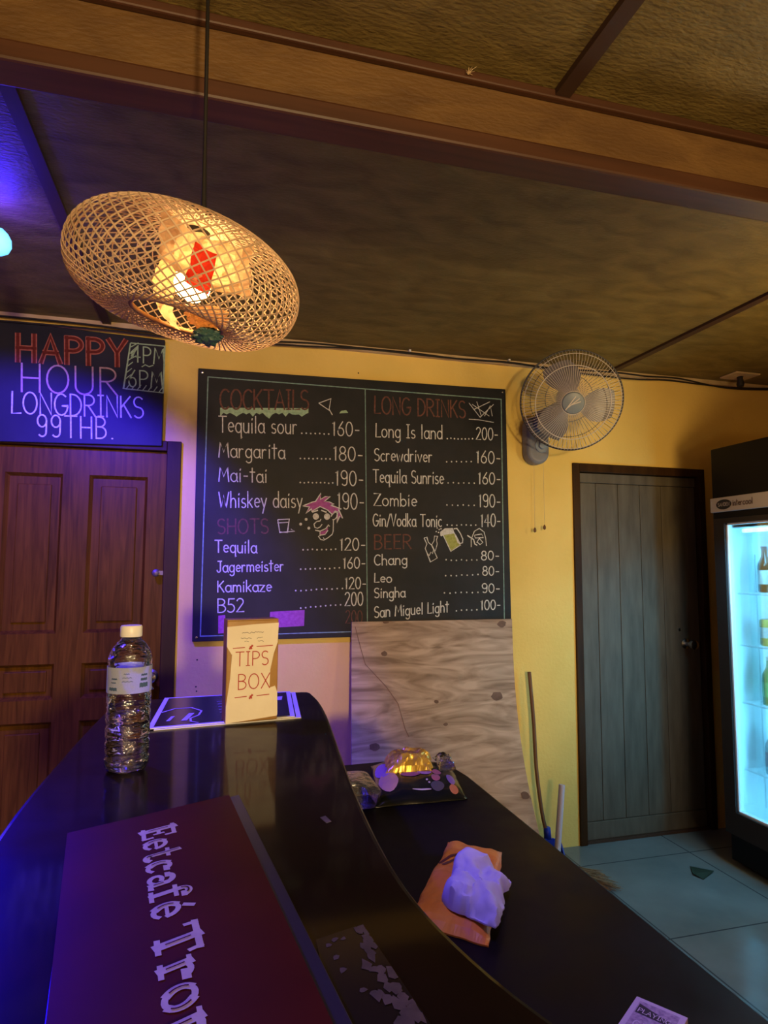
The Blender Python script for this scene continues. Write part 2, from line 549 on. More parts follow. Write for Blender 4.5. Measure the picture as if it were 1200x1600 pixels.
# ------------------------------------------------------------------ hand lettering
def ar(cx, cy, rx, ry, a0, a1, n=12):
    return [(cx+rx*cos(radians(a0+(a1-a0)*i/n)), cy+ry*sin(radians(a0+(a1-a0)*i/n))) for i in range(n+1)]
G = {
 'A': (.62, [[(0, 0), (.31, 1), (.62, 0)], [(.11, .36), (.51, .36)]]),
 'B': (.52, [[(.02, 0), (.02, 1)], [(.02, 1)]+ar(.2, .77, .27, .23, 90, -90)+[(.02, .54)], [(.02, .54)]+ar(.22, .27, .3, .27, 90, -90)+[(.02, 0)]]),
 'C': (.55, [ar(.32, .5, .32, .5, 50, 310)]),
 'D': (.56, [[(.02, 0), (.02, 1)], [(.02, 1)]+ar(.12, .5, .44, .5, 90, -90)+[(.02, 0)]]),
 'E': (.46, [[(.46, 1), (.02, 1), (.02, 0), (.46, 0)], [(.02, .52), (.38, .52)]]),
 'G': (.62, [ar(.33, .5, .33, .5, 50, 350)+[(.66, .44), (.38, .44)]]),
 'H': (.58, [[(.02, 0), (.02, 1)], [(.56, 0), (.56, 1)], [(.02, .5), (.56, .5)]]),
 'I': (.3, [[(.15, 0), (.15, 1)], [(.02, 1), (.28, 1)], [(.02, 0), (.28, 0)]]),
 'J': (.44, [[(.1, 1), (.46, 1)], [(.34, 1), (.34, .2)]+ar(.18, .2, .16, .2, 0, -170)]),
 'K': (.54, [[(.02, 0), (.02, 1)], [(.5, 1), (.02, .45)], [(.16, .6), (.54, 0)]]),
 'L': (.42, [[(.04, 1), (.02, 0), (.44, .02)]]),
 'M': (.74, [[(0, 0), (.1, 1), (.36, .35), (.64, 1), (.74, 0)]]),
 'N': (.58, [[(.02, 0), (.02, 1), (.56, 0), (.56, 1)]]),
 'O': (.66, [ar(.33, .5, .33, .5, 90, 450, 20)]),
 'P': (.52, [[(.02, 0), (.02, 1)], [(.02, 1)]+ar(.22, .74, .3, .26, 90, -90)+[(.02, .48)]]),
 'R': (.55, [[(.02, 0), (.02, 1)], [(.02, 1)]+ar(.22, .75, .29, .25, 90, -90)+[(.02, .5)], [(.2, .5), (.56, 0)]]),
 'S': (.5, [ar(.26, .75, .24, .25, 40, 270, 10)+ar(.25, .25, .25, .25, 90, -140, 10)]),
 'T': (.58, [[(0, 1), (.6, 1)], [(.3, 1), (.3, 0)]]),
 'U': (.58, [[(.02, 1), (.02, .3)]+ar(.29, .3, .27, .3, 180, 360)+[(.56, 1)]]),
 'V': (.58, [[(0, 1), (.29, 0), (.58, 1)]]),
 'W': (.82, [[(0, 1), (.2, 0), (.4, .8), (.6, 0), (.82, 1)]]),
 'X': (.56, [[(0, 0), (.56, 1)], [(0, 1), (.56, 0)]]),
 'Y': (.58, [[(0, 1), (.29, .5), (.58, 1)], [(.29, .5), (.29, 0)]]),
 'Z': (.58, [[(.02, 1), (.56, 1), (.0, 0), (.6, .02)]]),
 'a': (.5, [ar(.25, .3, .24, .3, 60, 420, 14), [(.47, .6), (.47, .1), (.54, 0)]]),
 'b': (.5, [[(.03, 1.05), (.03, 0)], ar(.26, .29, .23, .29, 180, -180, 14)]),
 'c': (.42, [ar(.25, .3, .23, .3, 55, 310)]),
 'd': (.5, [ar(.25, .3, .23, .3, 0, 360, 14), [(.47, 1.05), (.47, 0)]]),
 'e': (.46, [[(.04, .32), (.45, .34)]+ar(.25, .32, .21, .29, 5, 310)]),
 'f': (.36, [ar(.28, .85, .14, .17, 30, 180)+[(.14, 0)], [(0, .58), (.32, .58)]]),
 'g': (.5, [ar(.25, .3, .23, .3, 60, 420, 14), [(.47, .6), (.47, -.15)]+ar(.26, -.15, .21, .2, 0, -150)]),
 'h': (.48, [[(.03, 1.05), (.03, 0)], [(.03, .35)]+ar(.24, .36, .2, .24, 170, 0)+[(.44, 0)]]),
 'i': (.16, [[(.08, .6), (.08, 0)], [(.08, .82), (.11, .9)]]),
 'k': (.44, [[(.03, 1.05), (.03, 0)], [(.4, .6), (.03, .26)], [(.14, .36), (.42, 0)]]),
 'l': (.16, [[(.08, 1.05), (.08, 0)]]),
 'm': (.72, [[(.03, .6), (.03, 0)], [(.03, .35)]+ar(.2, .38, .16, .22, 170, 0)+[(.36, 0)], [(.36, .35)]+ar(.52, .38, .16, .22, 170, 0)+[(.68, 0)]]),
 'n': (.48, [[(.03, .6), (.03, 0)], [(.03, .35)]+ar(.24, .36, .2, .24, 170, 0)+[(.44, 0)]]),
 'o': (.5, [ar(.25, .3, .24, .3, 90, 450, 16)]),
 'q': (.5, [ar(.25, .3, .23, .3, 60, 420, 14), [(.47, .6), (.47, -.38), (.54, -.3)]]),
 'r': (.36, [[(.03, .6), (.03, 0)], [(.03, .34)]+ar(.22, .36, .18, .24, 170, 60)]),
 's': (.38, [ar(.2, .45, .16, .15, 50, 270, 8)+ar(.19, .15, .18, .15, 90, -140, 8)]),
 't': (.36, [[(.17, 1.0), (.17, 0)], [(0, .72), (.36, .72)]]),
 'u': (.48, [[(.03, .6), (.03, .22)]+ar(.23, .22, .2, .22, 180, 360)+[(.44, .6)], [(.44, .6), (.44, 0)]]),
 'v': (.42, [[(0, .6), (.21, 0), (.42, .6)]]),
 'w': (.62, [[(0, .6), (.15, 0), (.31, .5), (.46, 0), (.62, .6)]]),
 'y': (.44, [[(0, .6), (.22, .05)], [(.44, .6), (.12, -.38)]]),
 'z': (.42, [[(0, .6), (.4, .6), (0, 0), (.42, 0)]]),
 '0': (.5, [ar(.25, .5, .24, .5, 90, 450, 18)]),
 '1': (.26, [[(.04, .85), (.15, 1), (.15, 0)]]),
 '2': (.48, [ar(.23, .76, .21, .24, 160, -30)+[(0, 0), (.48, .02)]]),
 '4': (.52, [[(.36, 0), (.36, 1), (0, .32), (.52, .32)]]),
 '5': (.46, [[(.44, 1), (.08, 1), (.05, .55)]+ar(.2, .3, .25, .3, 110, -140)]),
 '6': (.48, [[(.38, 1), (.1, .55)]+ar(.24, .28, .22, .28, 160, 520, 14)]),
 '8': (.48, [ar(.24, .76, .19, .24, -90, 270, 14), ar(.24, .26, .23, .26, 90, 450, 14)]),
 '9': (.48, [ar(.24, .72, .22, .28, 0, 360, 14), [(.46, .72), (.44, .2)]+ar(.25, .2, .19, .2, 0, -140, 8)]),
 '-': (.4, [[(.08, .42), (.34, .42)]]),
 '/': (.4, [[(0, -.05), (.4, 1.0)]]),
 '.': (.2, [[(.1, .02), (.13, .02)]]),
 "'": (.15, [[(.08, 1), (.05, .8)]]),
 ' ': (.3, []),
}
_lift = [0]
def text(mb, s, P0, P1, H, wd, nrm, gap=.14, lift=0.0006, wob=0.012):
    P0, P1, H = V(P0), V(P1), V(H)
    W = sum(G[c][0]+gap for c in s)-gap
    x = 0
    for c in s:
        g = G[c]
        dy = random.uniform(-wob, wob)
        for st in g[1]:
            _lift[0] = (_lift[0]+1) % 40
            mb.ribbon([P0+(P1-P0)*((x+px)/W)+H*(py+dy) for px, py in st], wd, nrm, lift+_lift[0]*5e-6)
        x += g[0]+gap
def ytext(mb, s, x0, y0, x1, y1, h, Y, wd=0.006, gap=.14):
    P0, P1 = onY(x0, y0, Y), onY(x1, y1, Y)
    text(mb, s, P0, P1, onY(x0, y0-h, Y)-P0, wd, (0, -1, 0), gap)
def ydots(mb, x0, x1, y0, y1, n, Y, r=0.004):
    for i in range(n):
        t = (i+.5)/n
        c = onY(x0+(x1-x0)*t, y0+(y1-y0)*t+random.uniform(-.6, .6), Y)
        c.y -= 0.0007
        mb.disc(c, V((r, 0, 0)), V((0, 0, r)), 7)
def yline(mb, pts, Y, wd=0.005, lift=0.0006):
    _lift[0] = (_lift[0]+1) % 40
    mb.ribbon([onY(x, y, Y) for x, y in pts], wd, (0, -1, 0), lift+_lift[0]*5e-6)
def yfill(mb, pts, Y, lift=0.0004):
    vs = [onY(x, y, Y-0)+V((0, -lift, 0)) for x, y in pts]
    mb.add(vs, [list(range(len(vs)))])

# ================================================================== THE ROOM
WY = 2.95          # back wall plane
CH = 2.44          # ceiling height
XL, XR, YF = -2.6, 3.3, -2.6
S(MB().box((XL, YF, -0.1), (XR, WY+.12, 0)).build('floor', M_floor, origin=(1.7, 2.15, 0)), 'blue grey glossy floor tiles', 'floor')
# ceiling
S(MB().box((XL, YF, CH), (XR, WY+.12, CH+.05)).build('ceiling', M_ceil, origin=(0, 0, CH)), 'brown woven bamboo board ceiling', 'ceiling')
# back wall with two door openings
D1 = (-1.02, -0.132, 1.93)      # left doorway x0,x1,top
D2 = (1.822, 2.645, 1.93)       # right doorway
wb = MB()
for x0, x1, z0, z1 in ((XL, D1[0], 0, CH), (D1[0], D1[1], D1[2], CH), (D1[1], D2[0], 0, CH), (D2[0], D2[1], D2[2], CH), (D2[1], XR, 0, CH)):
    wb.box((x0, WY, z0), (x1, WY+.12, z1))
S(wb.build('wall_back', M_wall, origin=(0, WY, 0)), 'yellow plastered back wall', 'wall')
S(MB().box((XL-.1, YF, 0), (XL, WY+.12, CH)).build('wall_left', M_wall), 'yellow left wall of the bar', 'wall')
S(MB().box((XR, YF, 0), (XR+.1, WY+.12, CH)).build('wall_right', M_wall), 'yellow right wall beside the fridge', 'wall')
S(MB().box((XL, YF-.1, 0), (XR, YF, CH)).build('wall_front', M_wall), 'yellow wall behind the guests', 'wall')

wbk = bpy.data.objects['wall_back']
for hx, hy in ((308, 1031), (307, 1080), (306, 1073), (560, 583)):
    c = onY(hx, hy, WY)
    MB().disc(c+V((0, -.0008, 0)), V((.0035, 0, 0)), V((0, 0, .0035)), 8).build('nail_hole', M_groove, wbk)
# ceiling beam and battens
bt = thing('trim_1', 'orange brown boxed ceiling beam with dark red mouldings', 'beam', (0.4, 1.23, 2.27), kind='structure')
MB().box((XL, 1.205, 2.312), (XR, 1.265, CH)).build('beam_face', M_beam, bt)
MB().box((XL, 1.196, 2.272), (XR, 1.272, 2.313)).build('lower_moulding', M_mould, bt, bevel=.006)
MB().box((XL, 1.188, 2.418), (XR, 1.206, CH)).build('upper_moulding', M_mould, bt, bevel=.004)
sp = MB()
for k in range(7):
    a = V((0.503, 1.185, 2.425))
    d = V((random.uniform(-.01, .035), random.uniform(-.015, 0), random.uniform(-.004, .014)))
    sp.tube([a, a+d*.5+V((0, 0, .002)), a+d], [.001, .0008, .0004], 4)
sp.build('loose_fibres', M_cream, bt)
S(MB().box((.712, YF, 2.424), (.748, 1.19, CH)).build('trim_2', M_batten), 'dark ceiling batten in front of the beam', 'batten')
S(MB().box((2.04, 1.27, 2.428), (2.075, WY, CH)).build('trim_3', M_batten), 'dark ceiling batten running to the wall above the fan', 'batten')
S(MB().box((-.475, 1.27, 2.428), (-.44, WY, CH)).build('trim_4', M_batten), 'dark ceiling batten by the blue lamp', 'batten')
S(MB().box((-.415, YF, 2.424), (-.38, 1.19, CH)).build('trim_5', M_batten), 'dark ceiling batten at the upper left corner', 'batten')
S(MB().box((XL, 2.925, 2.418), (XR, WY, CH)).build('trim_6', M_cream), 'pale strip along the top of the wall', 'trim')

# left door -------------------------------------------------------------------
d1 = thing('door_1', 'reddish brown panelled wooden door below the happy hour board', 'door', (-.57, WY, 0), kind='structure')
fr = MB()
fr.box((D1[0], WY-.02, 0), (-.972, WY+.1, 1.93)).box((-.192, WY-.02, 0), (D1[1], WY+.1, 1.93)).box((-.972, WY-.02, 1.885), (-.192, WY+.1, 1.93))
fr.build('door_frame', M_frame, d1, bevel=.003)
lf = MB()
yD = WY+.012
xa, xb = -.97, -.194
PX = [(-.83, -.61), (-.506, -.27)]
lf.box((xa, yD, 0.01), (PX[0][0], yD+.04, 1.883)).box((PX[0][1], yD, .01), (PX[1][0], yD+.04, 1.883)).box((PX[1][1], yD, .01), (xb, yD+.04, 1.883))
for z0, z1 in ((.01, .18), (.74, .83), (.975, 1.10), (1.77, 1.883)):
    for x0, x1 in PX:
        lf.box((x0, yD, z0), (x1, yD+.04, z1))
leaf = lf.build('door_leaf', M_door1, d1)
for z0, z1 in ((.18, .74), (.83, .975), (1.10, 1.77)):
    for x0, x1 in PX:
        p = MB()
        p.box((x0, yD+.022, z0), (x1, yD+.036, z1))
        b = .014
        for q in ([(x0, z0), (x1, z0), (x1-b, z0+b), (x0+b, z0+b)], [(x0, z1), (x0+b, z1-b), (x1-b, z1-b), (x1, z1)], [(x0, z0), (x0+b, z0+b), (x0+b, z1-b), (x0, z1)], [(x1, z0), (x1, z1), (x1-b, z1-b), (x1-b, z0+b)]):
            p.add([V((q[0][0], yD+.001, q[0][1])), V((q[1][0], (yD+.001) if q is None else (yD+.001 if (q[1][0] in (x0, x1) and q[1][1] in (z0, z1)) else yD+.024), q[1][1])), V((q[2][0], yD+.024, q[2][1])), V((q[3][0], yD+.001 if (q[3][0] in (x0, x1) and q[3][1] in (z0, z1)) else yD+.024, q[3][1]))], [(0, 1, 2, 3)])
        i = .045 if z1-z0 > .3 else .03
        p.box((x0+i, yD+.012, z0+i), (x1-i, yD+.024, z1-i))
        p.build('door_panel', M_door1, d1, bevel=.004)
kb = MB()
kb.lathe([(.0, 0), (.017, 0), (.017, .006), (.009, .012), (.009, .026), (.014, .03), (.014, .046), (.006, .05)], (-.222, yD, 1.352), 16, Matrix.Rotation(pi/2, 4, 'X'))
kb.box((-.212, yD-.028, 1.343), (-.178, yD-.004, 1.361))
autosmooth(fixn(kb.build('bolt', mat('dull_brass', (.16, .13, .10), rough=.5, metal=.8), d1)))
hd = MB()
hd.lathe([(.0, 0), (.026, 0), (.026, .008), (.011, .016), (.010, .045), (.018, .05), (.024, .062), (.022, .078), (.010, .086)], (-.226, yD, .914), 18, Matrix.Rotation(pi/2, 4, 'X'))
hd.tube([(-.226, yD-.08, .905), (-.222, yD-.085, .885), (-.212, yD-.083, .87)], .004, 6)
autosmooth(fixn(hd.build('handle', M_steel, d1)))

# right door ------------------------------------------------------------------
d2 = thing('door_2', 'grey brown plank door in a dark frame between fan and fridge', 'door', (2.23, WY, 0), kind='structure')
fr = MB()
fr.box((1.822, WY-.012, 0), (1.862, WY+.1, 1.93)).box((2.605, WY-.012, 0), (2.645, WY+.1, 1.93)).box((1.862, WY-.012, 1.885), (2.605, WY+.1, 1.93))
fr.build('door_frame', M_frame, d2, bevel=.003)
lf = MB()
for x0, x1 in ((1.868, 1.972), (1.974, 2.107), (2.109, 2.244), (2.246, 2.380), (2.382, 2.600)):
    lf.box((x0, WY+.02, .10), (x1, WY+.055, 1.83))
leaf2 = lf.build('door_planks', M_door2, d2, bevel=.003)
rl = MB().box((1.866, WY+.017, 1.832), (2.602, WY+.055, 1.882)).box((1.866, WY+.017, .012), (2.602, WY+.055, .098))
rl.build('door_rail', M_door2, d2, bevel=.002)
MB().box((1.866, WY+.056, .012), (2.602, WY+.06, 1.882)).build('door_back', M_groove, d2)
hd = MB()
hd.lathe([(.0, 0), (.028, 0), (.028, .007), (.012, .014), (.011, .04), (.02, .047), (.026, .058), (.024, .074), (.01, .08)], (2.505, WY+.02, .975), 18, Matrix.Rotation(pi/2, 4, 'X'))
autosmooth(fixn(hd.build('door_knob', M_steel, d2)))
kh = MB().lathe([(0, 0), (.008, 0), (.008, .003), (0, .004)], (2.47, WY+.02, 1.05), 10, Matrix.Rotation(pi/2, 4, 'X'))
kh.build('latch', M_steel, d2)
MB().box((1.865, WY+.0, 0), (2.602, WY+.056, .011)).build('threshold', M_batten, d2)

# ================================================================== BOARDS
BY = 2.925
mb_ = thing('menu_board', 'large black chalkboard drinks menu in two columns on the yellow wall', 'chalkboard', (.69, BY, 1.06))
TL, TR, BR, BL = onY(310, 575, BY), onY(790, 608, BY), V((1.452, BY, 1.062)), onY(300, 1003, BY)
MB().quadslab([TL, TR, BR, BL], (0, 1, 0), .024).build('board_panel', M_black, mb_, bevel=.003)
for c, d in ((TL, (.018, -.018)), (TR, (-.018, -.018)), (BL, (.018, .018))):
    MB().lathe([(0, 0), (.006, 0), (.005, .003), (0, .004)], c+V((d[0], 0, d[1])), 10, Matrix.Rotation(pi/2, 4, 'X')).build('corner_screw', M_steel, mb_)
bd = MB()
yline(bd, [(325, 589), (313, 994)], BY)
yline(bd, [(325, 589), (783, 624)], BY)
yline(bd, [(783, 624), (788, 968), (790, 985)], BY)
yline(bd, [(313, 994), (550, 987), (790, 985)], BY)
yline(bd, [(570.5, 608), (574, 972), (574, 986)], BY, .004)
bd.build('chalk_border', M_chalk_t, mb_)
L = [('Tequila sour', 342, 675, 464, 678, 25), ('160-', 519, 680, 562, 682, 22), ('Margarita', 342, 714, 445, 717, 23), ('180-', 521, 719, 567, 721, 22),
     ('Mai-tai', 342, 752, 417, 754, 22), ('190-', 524, 758, 568, 760, 23), ('Whiskey daisy', 342, 793, 472, 793, 24), ('190-', 527, 795, 569, 796, 25),
     ('Tequila', 336, 863, 401, 864, 19), ('120-', 531, 860, 571, 860, 19), ('Jagermeister', 339, 894, 443, 892, 17), ('160-', 536, 888, 571, 888, 17),
     ('Kamikaze', 340, 925, 424, 924, 17), ('120-', 539, 920, 572, 920, 18), ('B52', 340, 957, 381, 956, 21), ('200', 539, 947, 567, 946, 21),
     ('Long Is land', 587, 683, 691, 686, 21), ('200-', 744, 687, 778, 688, 19), ('Screwdriver', 585, 720, 675, 722, 19), ('160-', 744, 723, 782, 725, 19),
     ('Tequila Sunrise', 583, 754, 693, 756, 20), ('160-', 747, 756, 782, 757, 18), ('Zombie', 584, 790, 651, 791, 19), ('190-', 748, 792, 782, 793, 20),
     ('Gin/Vodka Tonic', 583, 822, 690, 823, 19), ('140-', 751, 823, 782, 823, 20), ('Chang', 585, 883, 636, 882, 16), ('80-', 752, 875, 780, 875, 14),
     ('Leo', 585, 910, 612, 910, 14), ('80-', 754, 899, 780, 899, 14), ('Singha', 585, 934, 633, 933, 15), ('90-', 753, 926, 781, 926, 14),
     ('San Miguel Light', 585, 965, 701, 956, 17), ('100-', 751, 953, 782, 952, 15)]
DT = [(468, 517, 677, 678, 7), (466, 519, 716, 717, 8), (466, 523, 754, 755, 9), None, (470, 528, 859, 858, 8), (466, 534, 890, 887, 9), (458, 539, 923, 919, 10), (466, 536, 950, 945, 9),
      (696, 741, 685, 686, 8), (694, 740, 721, 722, 6), (696, 745, 754, 755, 6), (694, 745, 789, 790, 6), (695, 747, 820, 821, 7), (693, 749, 875, 875, 7), (692, 751, 900, 898, 7), (690, 751, 927, 925, 7), (709, 749, 954, 953, 5)]
for i in range(0, len(L), 2):
    wt = MB()
    ytext(wt, *L[i], BY, .0051)
    ytext(wt, *L[i+1], BY, .0051)
    if DT[i//2]:
        ydots(wt, *DT[i//2], BY)
    wt.build('chalk_entry', M_chalk, mb_)
for a in (('COCKTAILS', 344, 639, 482, 640, 31, BY, .0075, .12), ('SHOTS', 340, 834, 419, 833, 23, BY, .0065, .16), ('LONG DRINKS', 585, 646, 727, 653, 27, BY, .007, .14),
          ('BEER', 585, 858, 642, 857, 22, BY, .0065, .2), ('200', 540, 974, 566, 974, 20, BY, .004)):
    rd = MB()
    ytext(rd, *a)
    rd.build('chalk_heading', M_chalk_r, mb_)
# coloured chalk drawings
gr = MB()
dr = [(344, 637), (482, 638), (482, 645)]
for i in range(28):
    x = 482-i*138/27
    dr.append((x, 645+(6 if i % 5 == 2 else 2.5 if i % 2 else 0)+(3 if i in (4, 12, 13) else 0)))
yfill(gr, dr, BY)
yfill(gr, [(530, 646), (533, 642), (541, 641), (544, 645)], BY)
gr.build('green_drip_drawing', M_chalk_g, mb_)
fc = lambda P: [(440+x/10, 760+y/10) for x, y in P]
bg = lambda P: [(640+x/8, 800+y/8) for x, y in P]
hr = MB()
hair = fc([(330, 305), (480, 245), (530, 235), (615, 105), (605, 205), (680, 160), (760, 155), (665, 238), (740, 240), (820, 280), (765, 292), (935, 355), (890, 362), (955, 500), (908, 465), (860, 570), (868, 480), (880, 400), (840, 385), (790, 440), (720, 370), (600, 315), (465, 395), (472, 348), (380, 420), (436, 322)])
yfill(hr, hair, BY)
yfill(hr, fc([(600, 712), (680, 690), (725, 640), (715, 700), (680, 745), (600, 760)]), BY)
yfill(hr, [(341, 962), (352, 961), (352, 989), (341, 990)], BY, .0003)
yfill(hr, [(422, 956), (476, 953), (475, 978), (421, 981)], BY, .0003)
hr.build('violet_chalk_patch', M_chalk_v, mb_)
dw = MB()
for P, wd in ((hair+[hair[0]], .0045), (fc([(810, 520), (805, 700), (790, 750), (720, 805), (660, 840), (610, 830), (575, 780), (600, 770)]), .004), (fc([(545, 550), (505, 590), (520, 640), (560, 655), (600, 635), (630, 595)]), .0045), (fc([(560, 545), (600, 540), (612, 515)]), .004),
              (fc([(530, 685), (600, 700), (690, 660), (735, 600), (745, 620)]), .005), (fc([(600, 710), (598, 762), (680, 750), (722, 690)]), .004), (fc([(775, 465), (800, 430), (840, 400), (870, 420), (860, 480), (830, 515), (800, 520)]), .004),
              (fc([(485, 400), (560, 375)]), .006), (fc([(625, 375), (695, 402)]), .006), (fc([(650, 800), (670, 830)]), .003)):
    yline(dw, P, BY, wd)
for cx, cy, r in ((535, 470, 48), (710, 472, 48), (383, 515, 22), (297, 590, 22), (425, 652, 22)):
    yfill(dw, fc(ar(cx, cy, r, r*1.05, 0, 340, 14)), BY, .0007)
# martini glass, shot glass, cocktail tumbler
for P in ([(498, 630), (517, 623), (514, 641), (498, 630)], [(514, 639), (519, 648)], [(434, 812), (437, 831), (449, 832), (452, 811), (434, 812)], [(434, 817), (451, 816)], [(437, 832), (461, 830), (455, 827)]):
    yline(dw, P, BY, .0042)
for P in ([(733, 630), (750, 652), (771, 632)], [(740, 640), (765, 628)], [(745, 628), (752, 650)], [(733, 655), (748, 656), (771, 660)], [(738, 632), (764, 650)], [(757, 650), (766, 634), (769, 650)]):
    yline(dw, P, BY, .0034)
yfill(dw, bg([(385, 300), (380, 250), (440, 205), (540, 200), (560, 268), (420, 290), (400, 305)]), BY, .0006)
for P, wd in ((bg([(555, 210), (590, 205), (635, 270), (665, 340), (660, 385), (625, 395), (575, 290)]), .005), (bg([(420, 290), (515, 492), (640, 410), (605, 385), (560, 265)]), .0045),
              (bg([(180, 325), (215, 315), (235, 380), (275, 415), (345, 575), (260, 625), (195, 455), (215, 400), (180, 325)]), .004), (bg([(310, 300), (350, 305), (335, 350), (345, 400), (320, 490), (275, 410), (305, 360), (310, 300)]), .0035),
              (bg([(225, 520), (245, 545), (265, 500), (285, 520), (295, 485)]), .003), (bg([(770, 435), (770, 340), (810, 240), (870, 205), (930, 250), (950, 330), (960, 420)]), .004),
              (bg([(810, 290), (900, 275), (922, 320), (820, 325), (810, 290)]), .004), (bg([(725, 295), (800, 345), (815, 400), (840, 415)]), .006), (bg([(840, 380), (870, 330), (915, 380), (880, 408), (850, 380)]), .004)):
    yline(dw, P, BY, wd)
for x, y in ((345, 200), (370, 220), (332, 245), (360, 255), (392, 210)):
    yfill(dw, bg(ar(x, y, 9, 9, 0, 330, 8)), BY, .0007)
dw.build('chalk_drawing', M_chalk, mb_)
yb = MB()
yfill(yb, bg([(425, 290), (558, 268), (605, 385), (632, 408), (517, 485)]), BY)
yb.build('yellow_beer_drawing', M_chalk_y, mb_)

# happy hour board ----------------------------------------------------------------
HY = 2.915
hb = thing('happy_hour_board', 'black chalkboard reading HAPPY HOUR in red above the wooden door', 'chalkboard', (-.57, HY, 1.9))
MB().quadslab([V((-.97, HY, 2.402)), onY(258, 531, HY), onY(253, 697, HY), V((-.97, HY, 1.885))], (0, 1, 0), .03).build('board_panel', M_black, hb, bevel=.003)
hb1, hb2, hb3, hb4, hb5 = MB(), MB(), MB(), MB(), MB()
ytext(hb1, 'HAPPY', 27, 563, 196, 571, 40, HY, .022, .22)
st = random.getstate()
ytext(hb3, 'HOUR', 33, 612, 183, 618, 44, HY, .007, .2)
ytext(hb4, 'LONGDRINKS', 18, 646, 224, 653, 34, HY, .006, .14)
ytext(hb4, '99THB.', 58, 682, 178, 686, 34, HY, .006, .2)
ytext(hb5, '4PM', 207, 565, 257, 570, 25, HY, .0055, .2)
ytext(hb5, '6PM', 201, 604, 254, 607, 26, HY, .0055, .2)
yline(hb5, [(222, 573), (227, 570), (233, 573), (239, 571)], HY, .0045)
yline(hb5, [(204, 536), (257.5, 541), (255, 614), (193, 607), (204, 536)], HY, .0055)
for i in range(6):
    yline(hb5, [(203-i*1.6, 543+i*10), (212-i*1.6+(4 if i < 3 else 0), 536+i*10)], HY, .004)
for i in range(7):
    yline(hb5, [(197+i*8.5, 608+i*.9), (203+i*8.5, 600+i*.9)], HY, .004)
for i in range(4):
    yline(hb5, [(205, 550+i*3), (216-i*2, 540+i*4)], HY, .004)
hb1.build('red_heading', M_chalk_rb, hb)
# dark red core of the outlined heading letters
core = MB()
random.seed(7)
for v_i in range(0, len(hb1.f)):
    f = hb1.f[v_i]
    a, b, c, d = [hb1.v[i] for i in f]
    m1, m2 = (a+b)/2, (c+d)/2
    core.add([m1+(a-m1)*.55+V((0, -.0006, 0)), m1+(b-m1)*.55+V((0, -.0006, 0)), m2+(c-m2)*.55+V((0, -.0006, 0)), m2+(d-m2)*.55+V((0, -.0006, 0))], [(0, 1, 2, 3)])
core.build('heading_fill', M_chalk_rd, hb)
hb3.build('pink_lettering', M_chalk_p, hb)
hb4.build('pale_lettering', M_chalk, hb)
hb5.build('green_lettering', M_chalk_g, hb)

# leaning plywood -----------------------------------------------------------------
pl = MB()
nu, nv = 16, 24
def plyp(u, s, dy=0):
    off = .05+.03*s+.34*(u**1.5)*(s**1.6)+.06*s*(1-u)
    x = .639+(1.446-.639)*u-.012*s
    z = 1.128*(1-s)+.001
    return V((x, WY-.03-off*s-.012+dy, z))
vs = [plyp(i/nu, j/nv) for j in range(nv+1) for i in range(nu+1)]+[plyp(i/nu, j/nv, .012) for j in range(nv+1) for i in range(nu+1)]
N = (nu+1)*(nv+1)
fs = []
for j in range(nv):
    for i in range(nu):
        a = j*(nu+1)+i
        fs += [(a+nu+1, a+nu+2, a+1, a), (N+a, N+a+1, N+a+nu+2, N+a+nu+1)]
for i in range(nu):
    b = nv*(nu+1)
    fs += [(i, i+1, N+i+1, N+i), (b+i+1, b+i, N+b+i, N+b+i+1)]
for j in range(nv):
    a, b = j*(nu+1), (j+1)*(nu+1)
    fs += [(b, a, N+a, N+b), (a+nu, b+nu, N+b+nu, N+a+nu)]
pl.add(vs, fs)
ply = tag(autosmooth(pl.build('plywood_sheet', M_ply)), 'bare plywood sheet leaning on the wall under the drinks menu', 'plywood')
kn = MB()
for u, s, r in ((.13, .49, .022), (.88, .32, .026), (.97, .69, .018), (.93, .02, .02), (.19, .13, .014), (.2, .0, .014), (.5, .33, .010), (.55, .42, .009)):
    c = plyp(u, max(s, .012))+V((0, -.0012, 0))
    n_ = 14
    kn.add([plyp(min(max(u+r*1.5*cos(2*pi*i/n_)*(.8+.3*random.random()), 0), .999), min(max(s+r*.75*sin(2*pi*i/n_)*(.8+.3*random.random()), 0.001), 1), -.0012) for i in range(n_)], [list(range(n_))[::-1]])
ck = [(.02, .02), (.05, .10), (.08, .17), (.2, .26), (.27, .33), (.31, .43), (.33, .46)]
kn.ribbon([plyp(u, s, -.0012) for u, s in ck], .0025, (0, -1, 0))
kn.build('knot', M_knot, ply)

